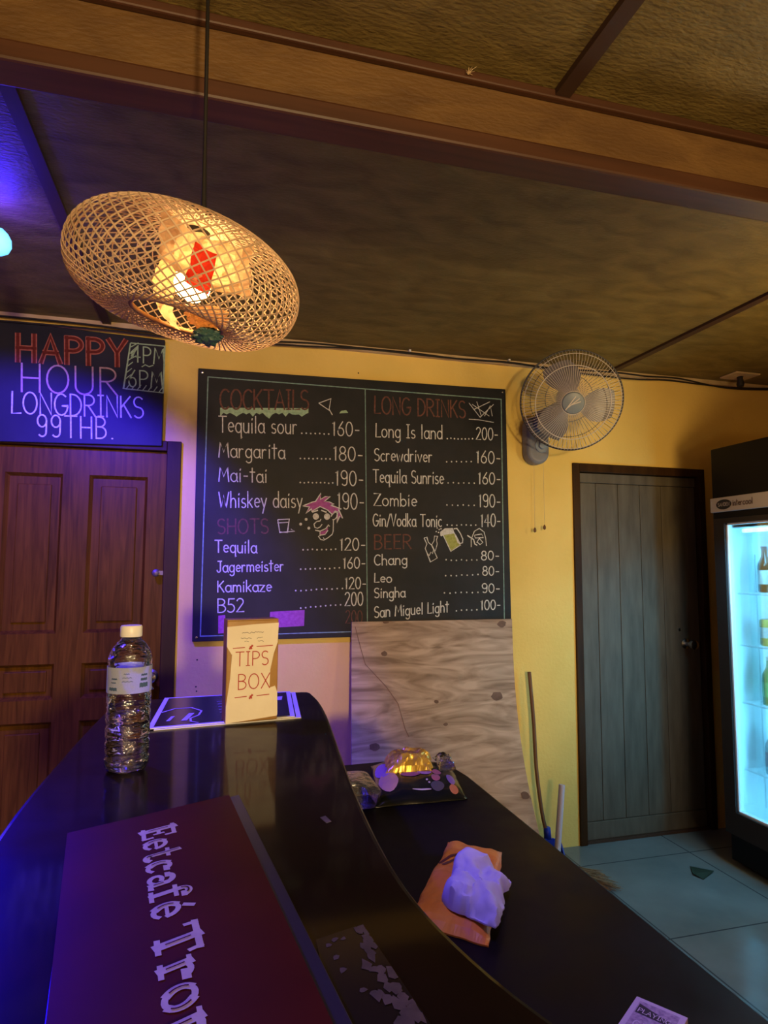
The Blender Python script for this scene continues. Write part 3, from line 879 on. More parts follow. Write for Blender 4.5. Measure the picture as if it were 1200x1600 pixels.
# ================================================================== PENDANT LAMP
PC = V((-.047, 1.05, 1.848))
pn = thing('pendant_lamp', 'flattened round woven rattan pendant lamp glowing above the bar', 'lamp', PC)
TILT = Matrix.Rotation(radians(12), 4, 'Y') @ Matrix.Rotation(radians(5), 4, 'X')
prof = catmull([(.030, .080, 0), (.075, .077, 0), (.130, .062, 0), (.170, .034, 0), (.184, -.004, 0), (.173, -.044, 0), (.142, -.070, 0), (.108, -.079, 0), (.084, -.077, 0), (.072, -.068, 0)], 7)
sh = MB()
NS = 56
def strand(mb, ph, tw, lift, wd=.0021, th=.0011):
    pts = []
    K = len(prof)
    for i, p in enumerate(prof):
        t = i/(K-1)
        a = ph+tw*t
        r = p.x+lift
        pts.append(V((r*cos(a), r*sin(a), p.y)))
    k = len(pts)
    vs = []
    for i, p in enumerate(pts):
        t = (pts[min(k-1, i+1)]-pts[max(0, i-1)]).normalized()
        q0, q1 = prof[max(0, i-1)], prof[min(K-1, i+1)]
        tr, tz = q1.x-q0.x, q1.y-q0.y
        a = ph+tw*i/(K-1)
        n = V((-tz*cos(a), -tz*sin(a), tr))
        n = -n if n.length == 0 else n
        n.normalize()
        sd = t.cross(n).normalized()
        vs += [TILT @ q+PC for q in (p+sd*wd/2+n*th/2, p-sd*wd/2+n*th/2, p-sd*wd/2-n*th/2, p+sd*wd/2-n*th/2)]
    fs = [(4*i+j, 4*i+(j+1) % 4, 4*(i+1)+(j+1) % 4, 4*(i+1)+j) for i in range(k-1) for j in range(4)]
    fs += [(3, 2, 1, 0), (4*k-4, 4*k-3, 4*k-2, 4*k-1)]
    mb.add(vs, fs)
for i in range(NS):
    strand(sh, 2*pi*i/NS, 2.3, .0006)
    strand(sh, 2*pi*(i+.5)/NS, -2.3, -.0006)
fixn(sh.build('shade', M_rattan, pn))
def ring(mb, r, z, tr, n=48, m=6):
    mb.tube([TILT @ V((r*cos(2*pi*i/n), r*sin(2*pi*i/n), z))+PC for i in range(n)], tr, m, True)
for r0, z0, t0 in ((.072, -.068, .0042), (.031, .081, .003)):
    rm = MB()
    ring(rm, r0, z0, t0)
    rm.build('rim', M_rattan_d, pn, smooth=True)
cp = MB().lathe([(.0345, .0), (.0345, .006), (.030, .014), (.020, .021), (.008, .024)], TILT @ V((0, 0, .078))+PC, 24, TILT.to_3x3().to_4x4())
autosmooth(cp.build('shade_cap', M_rattan, pn))
top = TILT @ V((0, 0, .100))+PC
cdm = MB().tube([top, top+V((.002, 0, .02)), top+V((.001, .001, .12)), V((top.x, top.y, 2.2)), V((top.x-.002, top.y, CH+.0))], [.008, .0045, .0032, .0032, .0032], 8)
cdm.build('cord', M_cord, pn, smooth=True)
MB().lathe([(.017, -.03), (.019, 0), (.019, .05), (.012, .07)], TILT @ V((0, 0, .040))+PC, 16, TILT.to_3x3().to_4x4()).build('socket', M_cord, pn, smooth=True)
bulbc = TILT @ V((.010, 0, -.004))+PC
MB().lathe([(.001, -.034), (.014, -.031), (.026, -.020), (.030, -.004), (.026, .012), (.016, .026), (.013, .032)], bulbc, 20).build('bulb', M_bulb, pn, smooth=True)
lamp('pendant_light', 'POINT', bulbc+V((0, 0, -.0)), PENDANT_W, WARM, .033)

def sheet(c, ex, ey, bend, amp, seed, n=18):
    mb = MB()
    c, ex, ey = V(c), V(ex), V(ey)
    nn = ex.cross(ey).normalized()
    vs = []
    for j in range(n+1):
        for i in range(n+1):
            u, v = i/n-.5, j/n-.5
            p = c+ex*u*2+ey*v*2
            d, _ = noise.voronoi(p*42+V((seed, seed, 0)))
            vs.append(p+nn*(bend*(u*u+v*v)*4+amp*(d[1]-d[0]))+ex.normalized()*amp*.5*noise.noise(p*50))
    return mb.add(vs, [(j*(n+1)+i, j*(n+1)+i+1, (j+1)*(n+1)+i+1, (j+1)*(n+1)+i) for j in range(n) for i in range(n)])
q = sheet(PC+V((.022, -.055, -.012)), (.066, .02, -.012), (0, .012, .045), .02, .016, 3)
q2 = sheet(PC+V((-.050, .0, -.012)), (.006, .062, 0), (.010, 0, .050), .02, .016, 8)  # sheet added to keep bulb light off the left half of the shade
q.add(q2.v, q2.f)
tag(q.build('crumpled_paper', M_paper_l), 'crumpled cream paper stuffed around the bulb in the rattan lamp', 'paper')
q = sheet(PC+V((.022, -.072, -.020)), (.017, .004, -.006), (.006, .004, .034), .004, .006, 5, 10)
tag(q.build('red_paper_scrap', M_paper_r), 'small red paper scrap inside the rattan lamp shade', 'paper')
q = crumple(PC+V((.034, -.014, -.070)), (.036, .028, .018), 4, .30, 6)
tag(q.build('paper_wad', M_paper_l), 'wrinkled peach paper wad near the lamp shade opening', 'paper')
q = crumple(PC+V((.034, -.012, -.100)), (.024, .022, .014), 4, .3, 9)
tag(q.build('teal_wad', M_teal), 'dark teal crumpled wad at the mouth of the rattan lamp', 'paper')

# blue ceiling lamp ---------------------------------------------------------------
bl = thing('blue_lamp', 'blue spotlight bulb under the ceiling at the left edge', 'lamp', (-.60, 1.86, 2.27))
Mx = (V((.35, .35, -1)).to_track_quat('Z', 'Y').to_matrix().to_4x4())
MB().lathe([(.001, .062), (.018, .059), (.030, .048), (.036, .030), (.034, .012), (.026, -.004)], (-.583, 1.86, 2.27), 20, Mx).build('lens', M_bluelamp, bl, smooth=True)
MB().lathe([(.025, -.004), (.020, -.02), (.016, -.055)], (-.583, 1.86, 2.27), 20, Mx).build('housing', M_bluelamp2, bl, smooth=True)
MB().tube([(-.612, 1.846, 2.31), (-.63, 1.84, 2.36), (-.63, 1.84, CH)], .012, 8).build('stem', M_bluelamp2, bl, smooth=True)

# ================================================================== BAR
BT = 1.05
inner = catmull([V((.268, 1.715, 0)), V((.272, 1.60, 0)), V((.262, 1.42, 0)), V((.236, 1.15, 0)), V((.216, .92, 0)), V((.207, .70, 0)), V((.222, .56, 0)), V((.262, .43, 0)), V((.34, .29, 0)), V((.50, .12, 0)), V((.72, .0, 0))], 5)
outer = catmull([V((.50, -.42, 0)), V((.25, -.30, 0)), V((.0, -.06, 0)), V((-.14, .25, 0)), V((-.215, .58, 0)), V((-.243, .92, 0)), V((-.238, 1.25, 0)), V((-.226, 1.52, 0)), V((-.212, 1.70, 0))], 5)
far = [(-.195, 1.728), (.245, 1.732), (.262, 1.727)]
outl = [(p.x, p.y) for p in inner]+[(p.x, p.y) for p in outer]+far
bar = thing('bar_counter', 'glossy black curved upper bar counter with bottle and menus', 'counter', (0, 1.0, 0))
fixn(MB().prism(outl, BT-.045, BT).build('counter_top', M_bar, bar, bevel=.008, seg=3))
wi = [(p.x-.07, p.y-.02) for p in inner]
wo = [(p.x+.10, p.y+.02) for p in outer]
fixn(MB().prism(wi+wo+[(-.1, 1.70), (.19, 1.70)], 0, BT-.045).build('bar_front', M_wood_front, bar))
LT = .80
lc = thing('back_counter', 'black lower working counter behind the upper bar', 'counter', (.5, 1.2, 0))
lo = [(.215, .60), (.24, .52), (.30, .44), (.40, .33), (.55, .2), (.715, .1), (.715, 1.72), (.705, 1.80), (.68, 1.86), (.64, 1.895), (.58, 1.915), (.30, 1.90), (.222, 1.85)]
fixn(MB().prism(lo, LT-.04, LT).build('counter_top', M_bar2, lc, bevel=.006))
fixn(MB().prism([(.30, .62), (.68, .25), (.68, 1.70), (.64, 1.82), (.30, 1.80)], 0, LT-.04).build('cabinet_body', M_wood_front, lc))

# water bottle ----------------------------------------------------------------------
bc = V((-.1215, 1.145, BT))
wb_ = thing('water_bottle', 'clear plastic water bottle with white cap on the bar', 'bottle', bc)
pr = [(.022, .001), (.030, .003), (.034, .010), (.0345, .022), (.0325, .027), (.0345, .032), (.0345, .046), (.0325, .051), (.0345, .056), (.0345, .070), (.0325, .075), (.0345, .080), (.0345, .094), (.033, .099), (.0345, .104), (.0345, .122), (.0340, .126), (.0340, .170), (.0345, .174), (.0335, .182), (.030, .193), (.023, .204), (.0155, .211), (.0130, .214), (.0130, .222)]
autosmooth(MB().lathe(pr, bc, 40).build('bottle_body', M_pet, wb_), 60)
wp = [(max(r-.0012, .001), z+.0012) for r, z in pr if z < .095]+[(.0325, .0955)]
autosmooth(MB().lathe(wp, bc, 40).build('water', M_water, wb_), 60)
autosmooth(MB().lathe([(.0165, .2145), (.0172, .216), (.0172, .230), (.0160, .2325)], bc, 36).build('cap', M_white, wb_), 40)
lab = MB().lathe([(.0349, .127), (.0349, .168)], bc, 48, caps=False).build('label', M_label, wb_, smooth=True)
lp = MB()
def cyl(a, z, r=.0353):
    return V((r*sin(a), -r*cos(a), z))+bc
for z, a0, a1, wd in ((.150, -.75, -.45, .0022), (.144, -.78, -.5, .0016), (.155, .62, .95, .003), (.148, .6, .95, .004), (.139, .55, 1.0, .007), (.158, -.15, .1, .0012), (.152, -.2, .2, .0010), (.146, -.22, .25, .0010), (.134, -.9, -.45, .005)):
    P = [cyl(a0+(a1-a0)*i/6, z+.001*(i % 2)) for i in range(7)]
    for i in range(6):
        lp.add([P[i]+V((0, 0, wd/2)), P[i]-V((0, 0, wd/2)), P[i+1]-V((0, 0, wd/2)), P[i+1]+V((0, 0, wd/2))], [(0, 1, 2, 3)])
lp.build('label_print', M_label_b, lab)

# laminated menus under the tips box -------------------------------------------------
def lam(label, q, z, shift):
    qs = [V((x+shift[0], y+shift[1], z)) for x, y in q]
    c = sum(qs, V())/4
    o = thing('laminated_menu', label, 'menu', (c.x, c.y, z), 'menus below the tips box')
    MB().quadslab(qs, (0, 0, 1), .0016).build('card', M_white, o)
    ins = [c+(p-c)*.93+V((0, 0, .0019)) for p in qs]
    MB().add(ins, [(0, 1, 2, 3)]).build('print', M_navy2, o)
    return o, qs
Q = [(-.112, 1.400), (.190, 1.436), (.214, 1.722), (-.098, 1.712)]
lam('lower laminated menu peeking out right of the one above it', Q, BT+.0003, (.013, -.004))
o, qs = lam('upper dark laminated menu with pale border beneath the tips box', Q, BT+.0025, (0, 0))
lg = MB()
P = lambda u, v: qs[0]*(1-u)*(1-v)+qs[1]*u*(1-v)+qs[2]*u*v+qs[3]*(1-u)*v+V((0, 0, .0025))
lg.ribbon([P(u, v) for u, v in ((.04, .45), (.12, .55), (.24, .55), (.32, .42), (.31, .28), (.26, .20), (.27, .1), (.32, .05))], .0045, (0, 0, 1))
lg.add([P(.20, .14), P(.24, .14), P(.275, .36), (P(.235, .36))], [(0, 1, 2, 3)])
lg.add([P(.10, .16), P(.125, .16), P(.145, .30), (P(.12, .30))], [(0, 1, 2, 3)])
lg.add([P(.85, .62), P(.92, .63), P(.93, .78), (P(.86, .77))], [(0, 1, 2, 3)])
for i in range(5):
    lg.ribbon([P(.42+.01*i, .72-.1*i), P(.62+.01*i, .72-.1*i)], .003, (0, 0, 1))
lg.build('print_marks', M_letter, o)

# tips box --------------------------------------------------------------------------------
tc_ = V((.0945, 1.4095, BT+.0045))
tb = thing('tips_box', 'cream paper covered box lettered TIPS BOX standing on the menus', 'box', tc_)
ang = radians(8)
MT = Matrix.Translation(tc_) @ Matrix.Rotation(ang, 4, 'Z')
TW, TH, TD = .110, .212, .045
MB().box((-TW/2, 0, 0), (TW/2, TD, TH), MT).build('carton', M_card, tb, bevel=.002)
pf = [(-TW/2+.001, 0), (TW/2-.001, .008), (TW/2, .012), (TW/2-.001, .058), (TW/2-.006, .071), (TW/2-.018, .068), (TW/2-.017, .106), (TW/2-.010, .14), (TW/2-.002, .163), (TW/2, .205), (.0, .203), (-TW/2, .199), (-TW/2, .158), (-TW/2+.011, .140), (-TW/2+.008, .09), (-TW/2+.001, .035)]
MB().prism([(x, z) for x, z in pf], -.0018, 0.0, MT, 'y').build('paper_front', M_paper, tb)
fl = MB()
fl.box((-TW/2, -.001, TH), (TW/2, .020, TH+.0015), MT @ Matrix.Translation((0, 0, .0)) )
fl.box((-TW/2, .022, TH), (TW/2, TD, TH+.0015), MT)
fl.build('top_flap', M_card, tb)
ti = MB()
tn = MT.to_3x3() @ V((0, -1, 0))
def tp(x, z):
    return MT @ V((x, -.0019, z))
def tt(s, x0, x1, z0, z1, h, wd, gap):
    text(ti, s, tp(x0, z0), tp(x1, z1), tp(x0, z0+h)-tp(x0, z0), wd, tn, gap, .0003)
tt('TIPS', -.036, .033, .117, .117, .029, .0021, .18)
tt('BOX', -.030, .037, .068, .068, .031, .0021, .18)
for x0, x1, z in ((-.042, -.018, .154), (.008, .042, .156), (-.036, -.012, .052), (.010, .036, .053)):
    ti.ribbon([tp(x0, z), tp(x1, z+.001)], .0018, tn, .0003)
for x, z in ((-.005, .155), (-.003, .052)):
    ti.ribbon([tp(x-.002, z-.003), tp(x+.003, z+.003)], .004, tn, .0003)
    ti.ribbon([tp(x+.002, z-.003), tp(x-.001, z+.001)], .003, tn, .0004)
ti.build('red_lettering', M_ink, tb)
tg = MB()
random.seed(3)
for z, xs in ((.186, [(-.024, .022)]), (.174, [(-.026, -.004), (.008, .020)]), (.167, [(-.018, -.010), (.010, .022)])):
    for x0, x1 in xs:
        k = int((x1-x0)/.0028)
        tg.ribbon([tp(x0+(x1-x0)*i/k, z+random.uniform(-.0016, .0016)) for i in range(k+1)], .0011, tn, .0003)
tg.build('pencil_marks', M_grey_ink, tb)

# big maroon menu ------------------------------------------------------------------------------
MZ = BT
mn = thing('menu_folder', 'maroon menu folder with ornate lilac lettering lying on the bar', 'menu', (-.03, .7, MZ))
A_, B_, C_, D_ = V((-.158, .882, MZ)), V((.050, .972, MZ)), V((.122, .36, MZ)), V((-.080, .36, MZ))
MB().quadslab([A_+V((.004, -.008, 0)), D_, C_, B_], (0, 0, 1), .004).build('back_cover', M_navy, mn, bevel=.001)
fq = [V((-.158, .882, MZ+.004)), V((.036, .968, MZ+.004)), V((.1075, .36, MZ+.004)), V((-.077, .36, MZ+.004))]
MB().quadslab([fq[0], fq[3], fq[2], fq[1]], (0, 0, 1), .0022).build('front_sheet', M_menu, mn)
MT_ = MZ+.0064
pg = lambda x, y: onZ(x, y, MT_)
P0, P1 = pg(222, 1299), pg(257, 1593)
H0 = pg(268, 1287)-P0
adv = (P1-P0).normalized()
Hh = H0.length
upv = H0.normalized()
# slab lettering: (width, [(polyline, stroke width, inline)])
def blob(x, y, r=.05):
    return ([(x-r, y), (x+r, y)], r*1.8, 0)
SL = {
 'E': (.60, [([(.14, 0), (.14, 1)], .20, 1), ([(0, .03), (.56, .03)], .10, 0), ([(0, .97), (.56, .97)], .10, 0), ([(.14, .5), (.40, .5)], .09, 0), ([(.40, .36), (.40, .64)], .07, 0), ([(.56, 0), (.56, .28)], .08, 0), ([(.56, .72), (.56, 1.0)], .08, 0)]),
 'e': (.56, [(ar(.29, .34, .21, .31, 20, 320, 16), .10, 0), (ar(.29, .34, .21, .31, 130, 230, 8), .17, 1), ([(.12, .36), (.5, .36)], .07, 0), ([(.5, .36), (.48, .48)], .1, 0)]),
 't': (.44, [([(.18, .98), (.18, .12)]+ar(.30, .14, .12, .12, 180, 330), .14, 1), ([(.0, .66), (.36, .66)], .09, 0)]),
 'c': (.52, [(ar(.28, .34, .20, .31, 50, 315, 16), .10, 0), (ar(.28, .34, .20, .31, 130, 230, 8), .17, 1), blob(.41, .54, .07)]),
 'a': (.60, [(ar(.26, .48, .17, .18, 160, 0, 10)+[(.43, .05), (.56, .05)], .12, 0), (ar(.22, .2, .15, .17, 60, 330, 12), .10, 0), blob(.12, .53, .06), ([(.43, .46), (.43, .06)], .15, 1)]),
 'f': (.46, [([(.17, .04), (.17, .82)]+ar(.31, .82, .14, .18, 180, 30, 8), .14, 1), ([(0, .66), (.40, .66)], .09, 0), ([(.02, .03), (.36, .03)], .09, 0), blob(.42, .86, .06)]),
 'T': (.86, [([(.43, .03), (.43, .97)], .20, 1), ([(.02, .95), (.84, .95)], .12, 0), ([(.24, .03), (.62, .03)], .10, 0), ([(.05, .98), (.03, .72)], .09, 0), ([(.81, .98), (.83, .72)], .09, 0)]),
 'r': (.56, [([(.16, .03), (.16, .66)], .17, 1), ([(.02, .03), (.34, .03)], .09, 0), ([(.02, .66), (.17, .66)], .08, 0), (ar(.34, .48, .16, .18, 170, 20, 8), .10, 0), blob(.46, .54, .08)]),
 'o': (.62, [(ar(.30, .34, .23, .31, 0, 360, 20), .10, 0), (ar(.30, .34, .23, .31, 130, 230, 8), .15, 1), (ar(.30, .34, .23, .31, -50, 50, 8), .15, 1)]),
 'p': (.62, [([(.16, -.3), (.16, .66)], .17, 1), (ar(.30, .34, .24, .31, 130, -130, 14), .13, 0), ([(.0, .66), (.17, .66)], .08, 0)]),
 ' ': (.22, []),
}
word = 'Eetcafe Trop'
gapv = .09
Wt = sum(SL[c][0]+gapv for c in word)
lt, il = MB(), MB()
x = 0
unit = (P1-P0).length/(sum(SL[c][0]+gapv for c in 'Eetcafe Tro')-gapv)
k = 0
for ci, c in enumerate(word):
    wd_, sts = SL[c]
    big = 1.05
    for pts, sw_, inl in sts:
        k += 1
        PP = [P0+adv*((x+px)*unit)+upv*(py*Hh*big) for px, py in pts]
        lt.ribbon(PP, sw_*unit, (0, 0, 1), .0002+k*4e-6)
        if inl:
            n2 = len(PP)
            if n2 == 2:
                I2 = [PP[0].lerp(PP[1], .2), PP[0].lerp(PP[1], .8)]
            else:
                I2 = PP[1:-1] if n2 < 12 else PP[:max(3, n2//2)]
            il.ribbon(I2, .03*unit, (0, 0, 1), .0008)
    if ci == 6:
        lt.ribbon([P0+adv*((x+.30)*unit)+upv*(.86*Hh), P0+adv*((x+.40)*unit)+upv*(1.05*Hh)], .11*unit, (0, 0, 1), .0004)
    x += wd_+gapv
lt.build('lettering', M_letter, mn)
il.build('lettering_inline', M_menu, mn)

# floral placemat scrap and grey patch on the bar -------------------------------------------------------
fm = thing('floral_placemat', 'dark glossy place card with grey floral print on the bar edge', 'place card', (.12, .54, BT))
fqd = [V(p) for p in ((.100, .592, BT), (.146, .606, BT), (.166, .445, BT), (.094, .445, BT))]
fqd = [fqd[0], fqd[3], fqd[2], fqd[1]]
MB().quadslab(fqd, (0, 0, 1), .0012).build('sheet', M_floral_d, fm)
fp = MB()
random.seed(5)
FP = lambda u, v: fqd[0]*(1-u)*(1-v)+fqd[3]*u*(1-v)+fqd[2]*u*v+fqd[1]*(1-u)*v+V((0, 0, .0015))
for i in range(46):
    u = 1-abs(random.gauss(0, .16))
    v = random.random()
    if u < .3 or u > .97:
        continue
    a = random.uniform(0, 2*pi)
    n_ = 7
    fp.add([FP(min(.99, max(0, u+.07*cos(a+2*pi*j/n_)*(.5+random.random()))), min(.99, max(0.01, v+.045*sin(a+2*pi*j/n_)*(.5+random.random())))) + V((0, 0, i*4e-6)) for j in range(n_)], [list(range(n_))])
for u, v in ((.2, .1), (.35, .06), (.5, .08), (.3, .35), (.45, .55), (.25, .22)):
    fp.add([FP(u+.06*cos(2*pi*j/6)*(.5+random.random()), max(0.01, v+.02*sin(2*pi*j/6)*(.5+random.random()))) for j in range(6)], [list(range(6))])
fp.build('print', M_floral_g, fm)
tpq = [(.150, .868), (.158, .872), (.162, .852), (.155, .848)]
tag(MB().prism(tpq, BT, BT+.0006).build('grey_patch', M_floral_g), 'tiny grey patch on the black bar right of the menu folder', 'mark')  # small flat grey patch on the bar top

# ================================================================== LOWER COUNTER ITEMS
# clear tub
tub = thing('plastic_tub', 'clear empty plastic tub on the lower counter left of the snack packet', 'tub', (.362, 1.62, LT))
def rrect(w_, d_, r, n=6):
    out = []
    for cx, cy, a in ((w_-r, d_-r, 0), (-w_+r, d_-r, 90), (-w_+r, -d_+r, 180), (w_-r, -d_+r, 270)):
        out += ar(cx, cy, r, r, a, a+90, n)
    return out
tv, tf = [], []
lv = [(.0, .001, .6), (.0, .004, .9), (.0, .012, .93), (.0, .020, .95), (.0, .024, .97), (.0, .036, 1.0), (0, .038, 1.07), (0, .041, 1.07)]
for _, z, sc_ in lv:
    for p in rrect(.052*sc_, .088*sc_, .026*sc_):
        tv.append(V((p[0]+.362, p[1]+1.62, LT+z)))
n_ = len(tv)//len(lv)
for i in range(len(lv)-1):
    for j in range(n_):
        tf.append((i*n_+j, i*n_+(j+1) % n_, (i+1)*n_+(j+1) % n_, (i+1)*n_+j))
tf.append(list(range(n_))[::-1])
M_tub = clear_mat('tub_plastic', (0.86, 0.88, 0.88), 0.15, 3.5, 0.25, 40)
autosmooth(MB().add(tv, tf).build('tub_body', M_tub, tub), 50)
ld = MB().add([V((p[0]+.362, p[1]+1.62, LT+.0405)) for p in rrect(.055, .093, .028)]+[V((p[0]*.7+.362, p[1]*.8+1.62, LT+.045)) for p in rrect(.055, .093, .028)], [(j, (j+1) % n_, n_+(j+1) % n_, n_+j) for j in range(n_)]+[list(range(n_, 2*n_))])
autosmooth(ld.build('lid', M_tub, tub), 50)

# snack packet
pk = Pad([(.402, 1.552), (.640, 1.548), (.695, 1.80), (.47, 1.865)], LT, .026, 2, .004, 14, 6)
sn = thing('snack_packet', 'black glossy snack packet printed with macarons and berries', 'packet', (.55, 1.7, LT))
autosmooth(pk.mesh(30).build('packet_body', M_snack, sn), 60)
cols = {'lavender': (0.42, 0.22, 0.42), 'peach': (0.72, 0.45, 0.22), 'magenta': (0.32, 0.06, 0.16), 'pink': (0.50, 0.16, 0.18), 'grey': (0.10, 0.10, 0.10), 'violet': (0.26, 0.15, 0.42), 'orange': (0.55, 0.20, 0.09), 'cream': (.7, .62, .5)}
for nm, cl, sp_ in (('lavender_print', 'lavender', [(.12, .60, .09, .17), (.60, .56, .09, .14)]), ('peach_print', 'peach', [(.17, .32, .11, .22)]), ('magenta_print', 'magenta', [(.43, .46, .12, .07)]),
                    ('berry_print', 'pink', [(.70, .34, .05, .09), (.74, .52, .05, .09)]), ('grey_print', 'grey', [(.70, .16, .07, .09)]), ('violet_print', 'violet', [(.87, .30, .045, .14)]), ('orange_print', 'orange', [(.87, .10, .05, .07)]),
                    ('cream_print', 'cream', [(.52, .10, .11, .012), (.12, .75, .012, .02), (.60, .28, .012, .02), (.62, .22, .012, .02)])):
    mbx = MB()
    for a in sp_:
        pk.spot(mbx, *a)
    mbx.build(nm, mat('snack_'+cl, cols[cl], rough=.4), sn)
gp = Pad([(.47, 1.70), (.60, 1.70), (.64, 1.83), (.51, 1.85)], LT+.028, .032, 5, .016, 26, 4)
tag(gp.mesh(30).build('golden_wrapper', M_gold), 'crumpled golden foil wrapper lying on the black snack packet', 'wrapper')
cw = Pad([(.622, 1.70), (.665, 1.69), (.69, 1.80), (.648, 1.815)], LT+.026, .022, 8, .012, 30, 4)
tag(cw.mesh(18).build('clear_wrapper', clear_mat('cellophane', (.85, .83, .8), .1, 4.0, 0.8, 50)), 'clear crinkled cellophane right of the golden wrapper', 'wrapper')

# orange bag and napkin
ob = Pad([(.325, 1.05), (.430, .955), (.592, 1.245), (.503, 1.318)], LT, .016, 3, .008, 16, 6)
og = thing('orange_paper_bag', 'crumpled orange paper bag on the lower counter under a napkin', 'bag', (.48, 1.15, LT))
ob.mesh(28).build('bag_body', M_orange, og)
op_ = MB()
for P in ([(.10, .62), (.22, .72), (.34, .78)], [(.20, .55), (.28, .64), (.36, .72)]):
    op_.ribbon([ob.at(u, v, .0015) for u, v in P], .007, (0, 0, 1), 0)
op_.build('bag_print', M_orange_d, og)
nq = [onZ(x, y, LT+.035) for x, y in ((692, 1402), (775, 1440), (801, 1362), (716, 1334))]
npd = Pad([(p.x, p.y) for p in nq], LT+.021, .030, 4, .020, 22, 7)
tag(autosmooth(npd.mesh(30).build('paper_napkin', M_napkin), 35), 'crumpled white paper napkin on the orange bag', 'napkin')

# playing card box
ka = V((-.82, -.57, 0)).normalized()
kb_ = V((.57, -.82, 0)).normalized()
kc = onZ(995, 1556, LT+.019)
kx = thing('playing_card_box', 'pale playing card box with ornate print on the lower counter', 'card box', (kc.x, kc.y, LT))
K = lambda a, b, z=0: V((kc.x, kc.y, LT))+ka*a+kb_*b+V((0, 0, z))
MB().quadslab([K(0, 0), K(0, .063), K(.088, .063), K(.088, 0)][::-1], (0, 0, 1), .019).build('box_body', mat('card_box_white', (.52, .42, .56), rough=.5), kx, bevel=.0008)
kd = MB()
kd.add([K(.007, .007, .0193), K(.081, .007, .0193), K(.081, .056, .0193), K(.007, .056, .0193)], [(0, 1, 2, 3)])
kd.build('box_print', mat('card_print_mid', (.24, .16, .30), (.42, .32, .46), rough=.5, scale=220), kx)
ke = MB()
ke.add([K(.013, .0085, .0195), K(.033, .0085, .0195), K(.033, .054, .0195), K(.027, .054, .0195)], [(0, 1, 2, 3)])
ke.build('box_panel', mat('card_print_dark', (.02, .012, .04), rough=.5), kx)
kf = MB()
text(kf, 'PLAYING', K(.030, .011, .0196), K(.0315, .050, .0196), K(.022, .011, .0196)-K(.030, .011, .0196), .0011, (0, 0, 1), .16, .0002)
text(kf, 'CARDS', K(.060, .014, .0196), K(.060, .050, .0196), K(.048, .014, .0196)-K(.060, .014, .0196), .0014, (0, 0, 1), .16, .0002)
kf.build('box_lettering', mat('card_box_letters', (.60, .50, .64), rough=.5), kx)

# ================================================================== WALL FAN
FC = V((1.585, 2.56, 2.145))
fn = V((-.40, -.84, -.36)).normalized()
fu = (V((0, 0, 1))-fn*fn.z).normalized()
fx = fu.cross(fn).normalized()
fan = thing('wall_fan', 'grey wall mounted fan with round wire guard right of the drinks menu', 'fan', (1.59, 2.95, 1.9))
def FPt(r, a, d):
    return FC+fx*(r*cos(a))+fu*(r*sin(a))+fn*d
FR = .228
g = MB()
NW = 96
for i in range(NW):
    a = 2*pi*i/NW
    g.tube([FPt(.05, a, .075), FPt(.12, a, .078), FPt(.19, a, .06), FPt(.222, a, .03), FPt(FR, a, 0)], .0010, 3)
for r, d, t in ((.052, .077, .0016), (.165, .071, .0020), (.215, .040, .0014)):
    g.tube([FPt(r, 2*pi*i/64, d) for i in range(64)], t, 5, True)
g.build('front_guard', M_wire, fan)
g = MB()
for i in range(64):
    a = 2*pi*(i+.5)/64
    g.tube([FPt(FR, a, -.002), FPt(.222, a, -.04), FPt(.17, a, -.085), FPt(.06, a, -.10)], .0010, 3)
for r, d in ((.18, -.08), (.11, -.097)):
    g.tube([FPt(r, 2*pi*i/48, d) for i in range(48)], .0015, 4, True)
g.build('rear_guard', M_rim, fan)
MB().tube([FPt(FR, 2*pi*i/72, -.001) for i in range(72)], .0042, 6, True).build('guard_rim', M_rim, fan, smooth=True)
MF = Matrix(((fx.x, fu.x, fn.x, 0), (fx.y, fu.y, fn.y, 0), (fx.z, fu.z, fn.z, 0), (0, 0, 0, 1)))
autosmooth(MB().lathe([(.046, .070), (.050, .076), (.046, .084), (.030, .088), (.001, .088)], FC, 28, MF).build('hub_badge', M_fan_hub, fan))
em = MB()
for k2, (w0, dx) in enumerate(((.030, -.012), (.036, 0), (.026, .012))):
    em.ribbon([FPt(0, 0, .089)+fx*(-w0*.7+dx)+fu*(-.010+dx*.9-w0*.25), FPt(0, 0, .089)+fx*(w0*.7+dx)+fu*(.010-dx*.9+w0*.25)], .0045, fn, .0004+k2*1e-4)
em.build('hub_emblem', M_wire, fan)
for k2 in range(3):
    b = MB()
    a0 = radians(100+120*k2)
    rows = []
    for i in range(9):
        r = .03+.16*i/8
        sw_ = .35+.50*sin(pi*min(1, i/8*.8+.15))
        for j in range(7):
            t = j/6
            a = a0+sw_*(t-.5)*1.5+.25*i/8
            rows.append(FPt(r, a, .018+.030*(t-.5)*-1))
    vs = rows+[p-fn*.003 for p in rows]
    n0 = len(rows)
    fs = []
    for i in range(8):
        for j in range(6):
            q0 = i*7+j
            fs += [(q0, q0+1, q0+8, q0+7), (n0+q0+7, n0+q0+8, n0+q0+1, n0+q0)]
    b.add(vs, fs)
    b.build('blade', M_blade, fan, smooth=True)
autosmooth(MB().lathe([(.036, .045), (.038, .02), (.038, -.09), (.052, -.10), (.058, -.13), (.050, -.18), (.02, -.20)], FC, 24, MF).build('motor_housing', M_fan, fan))
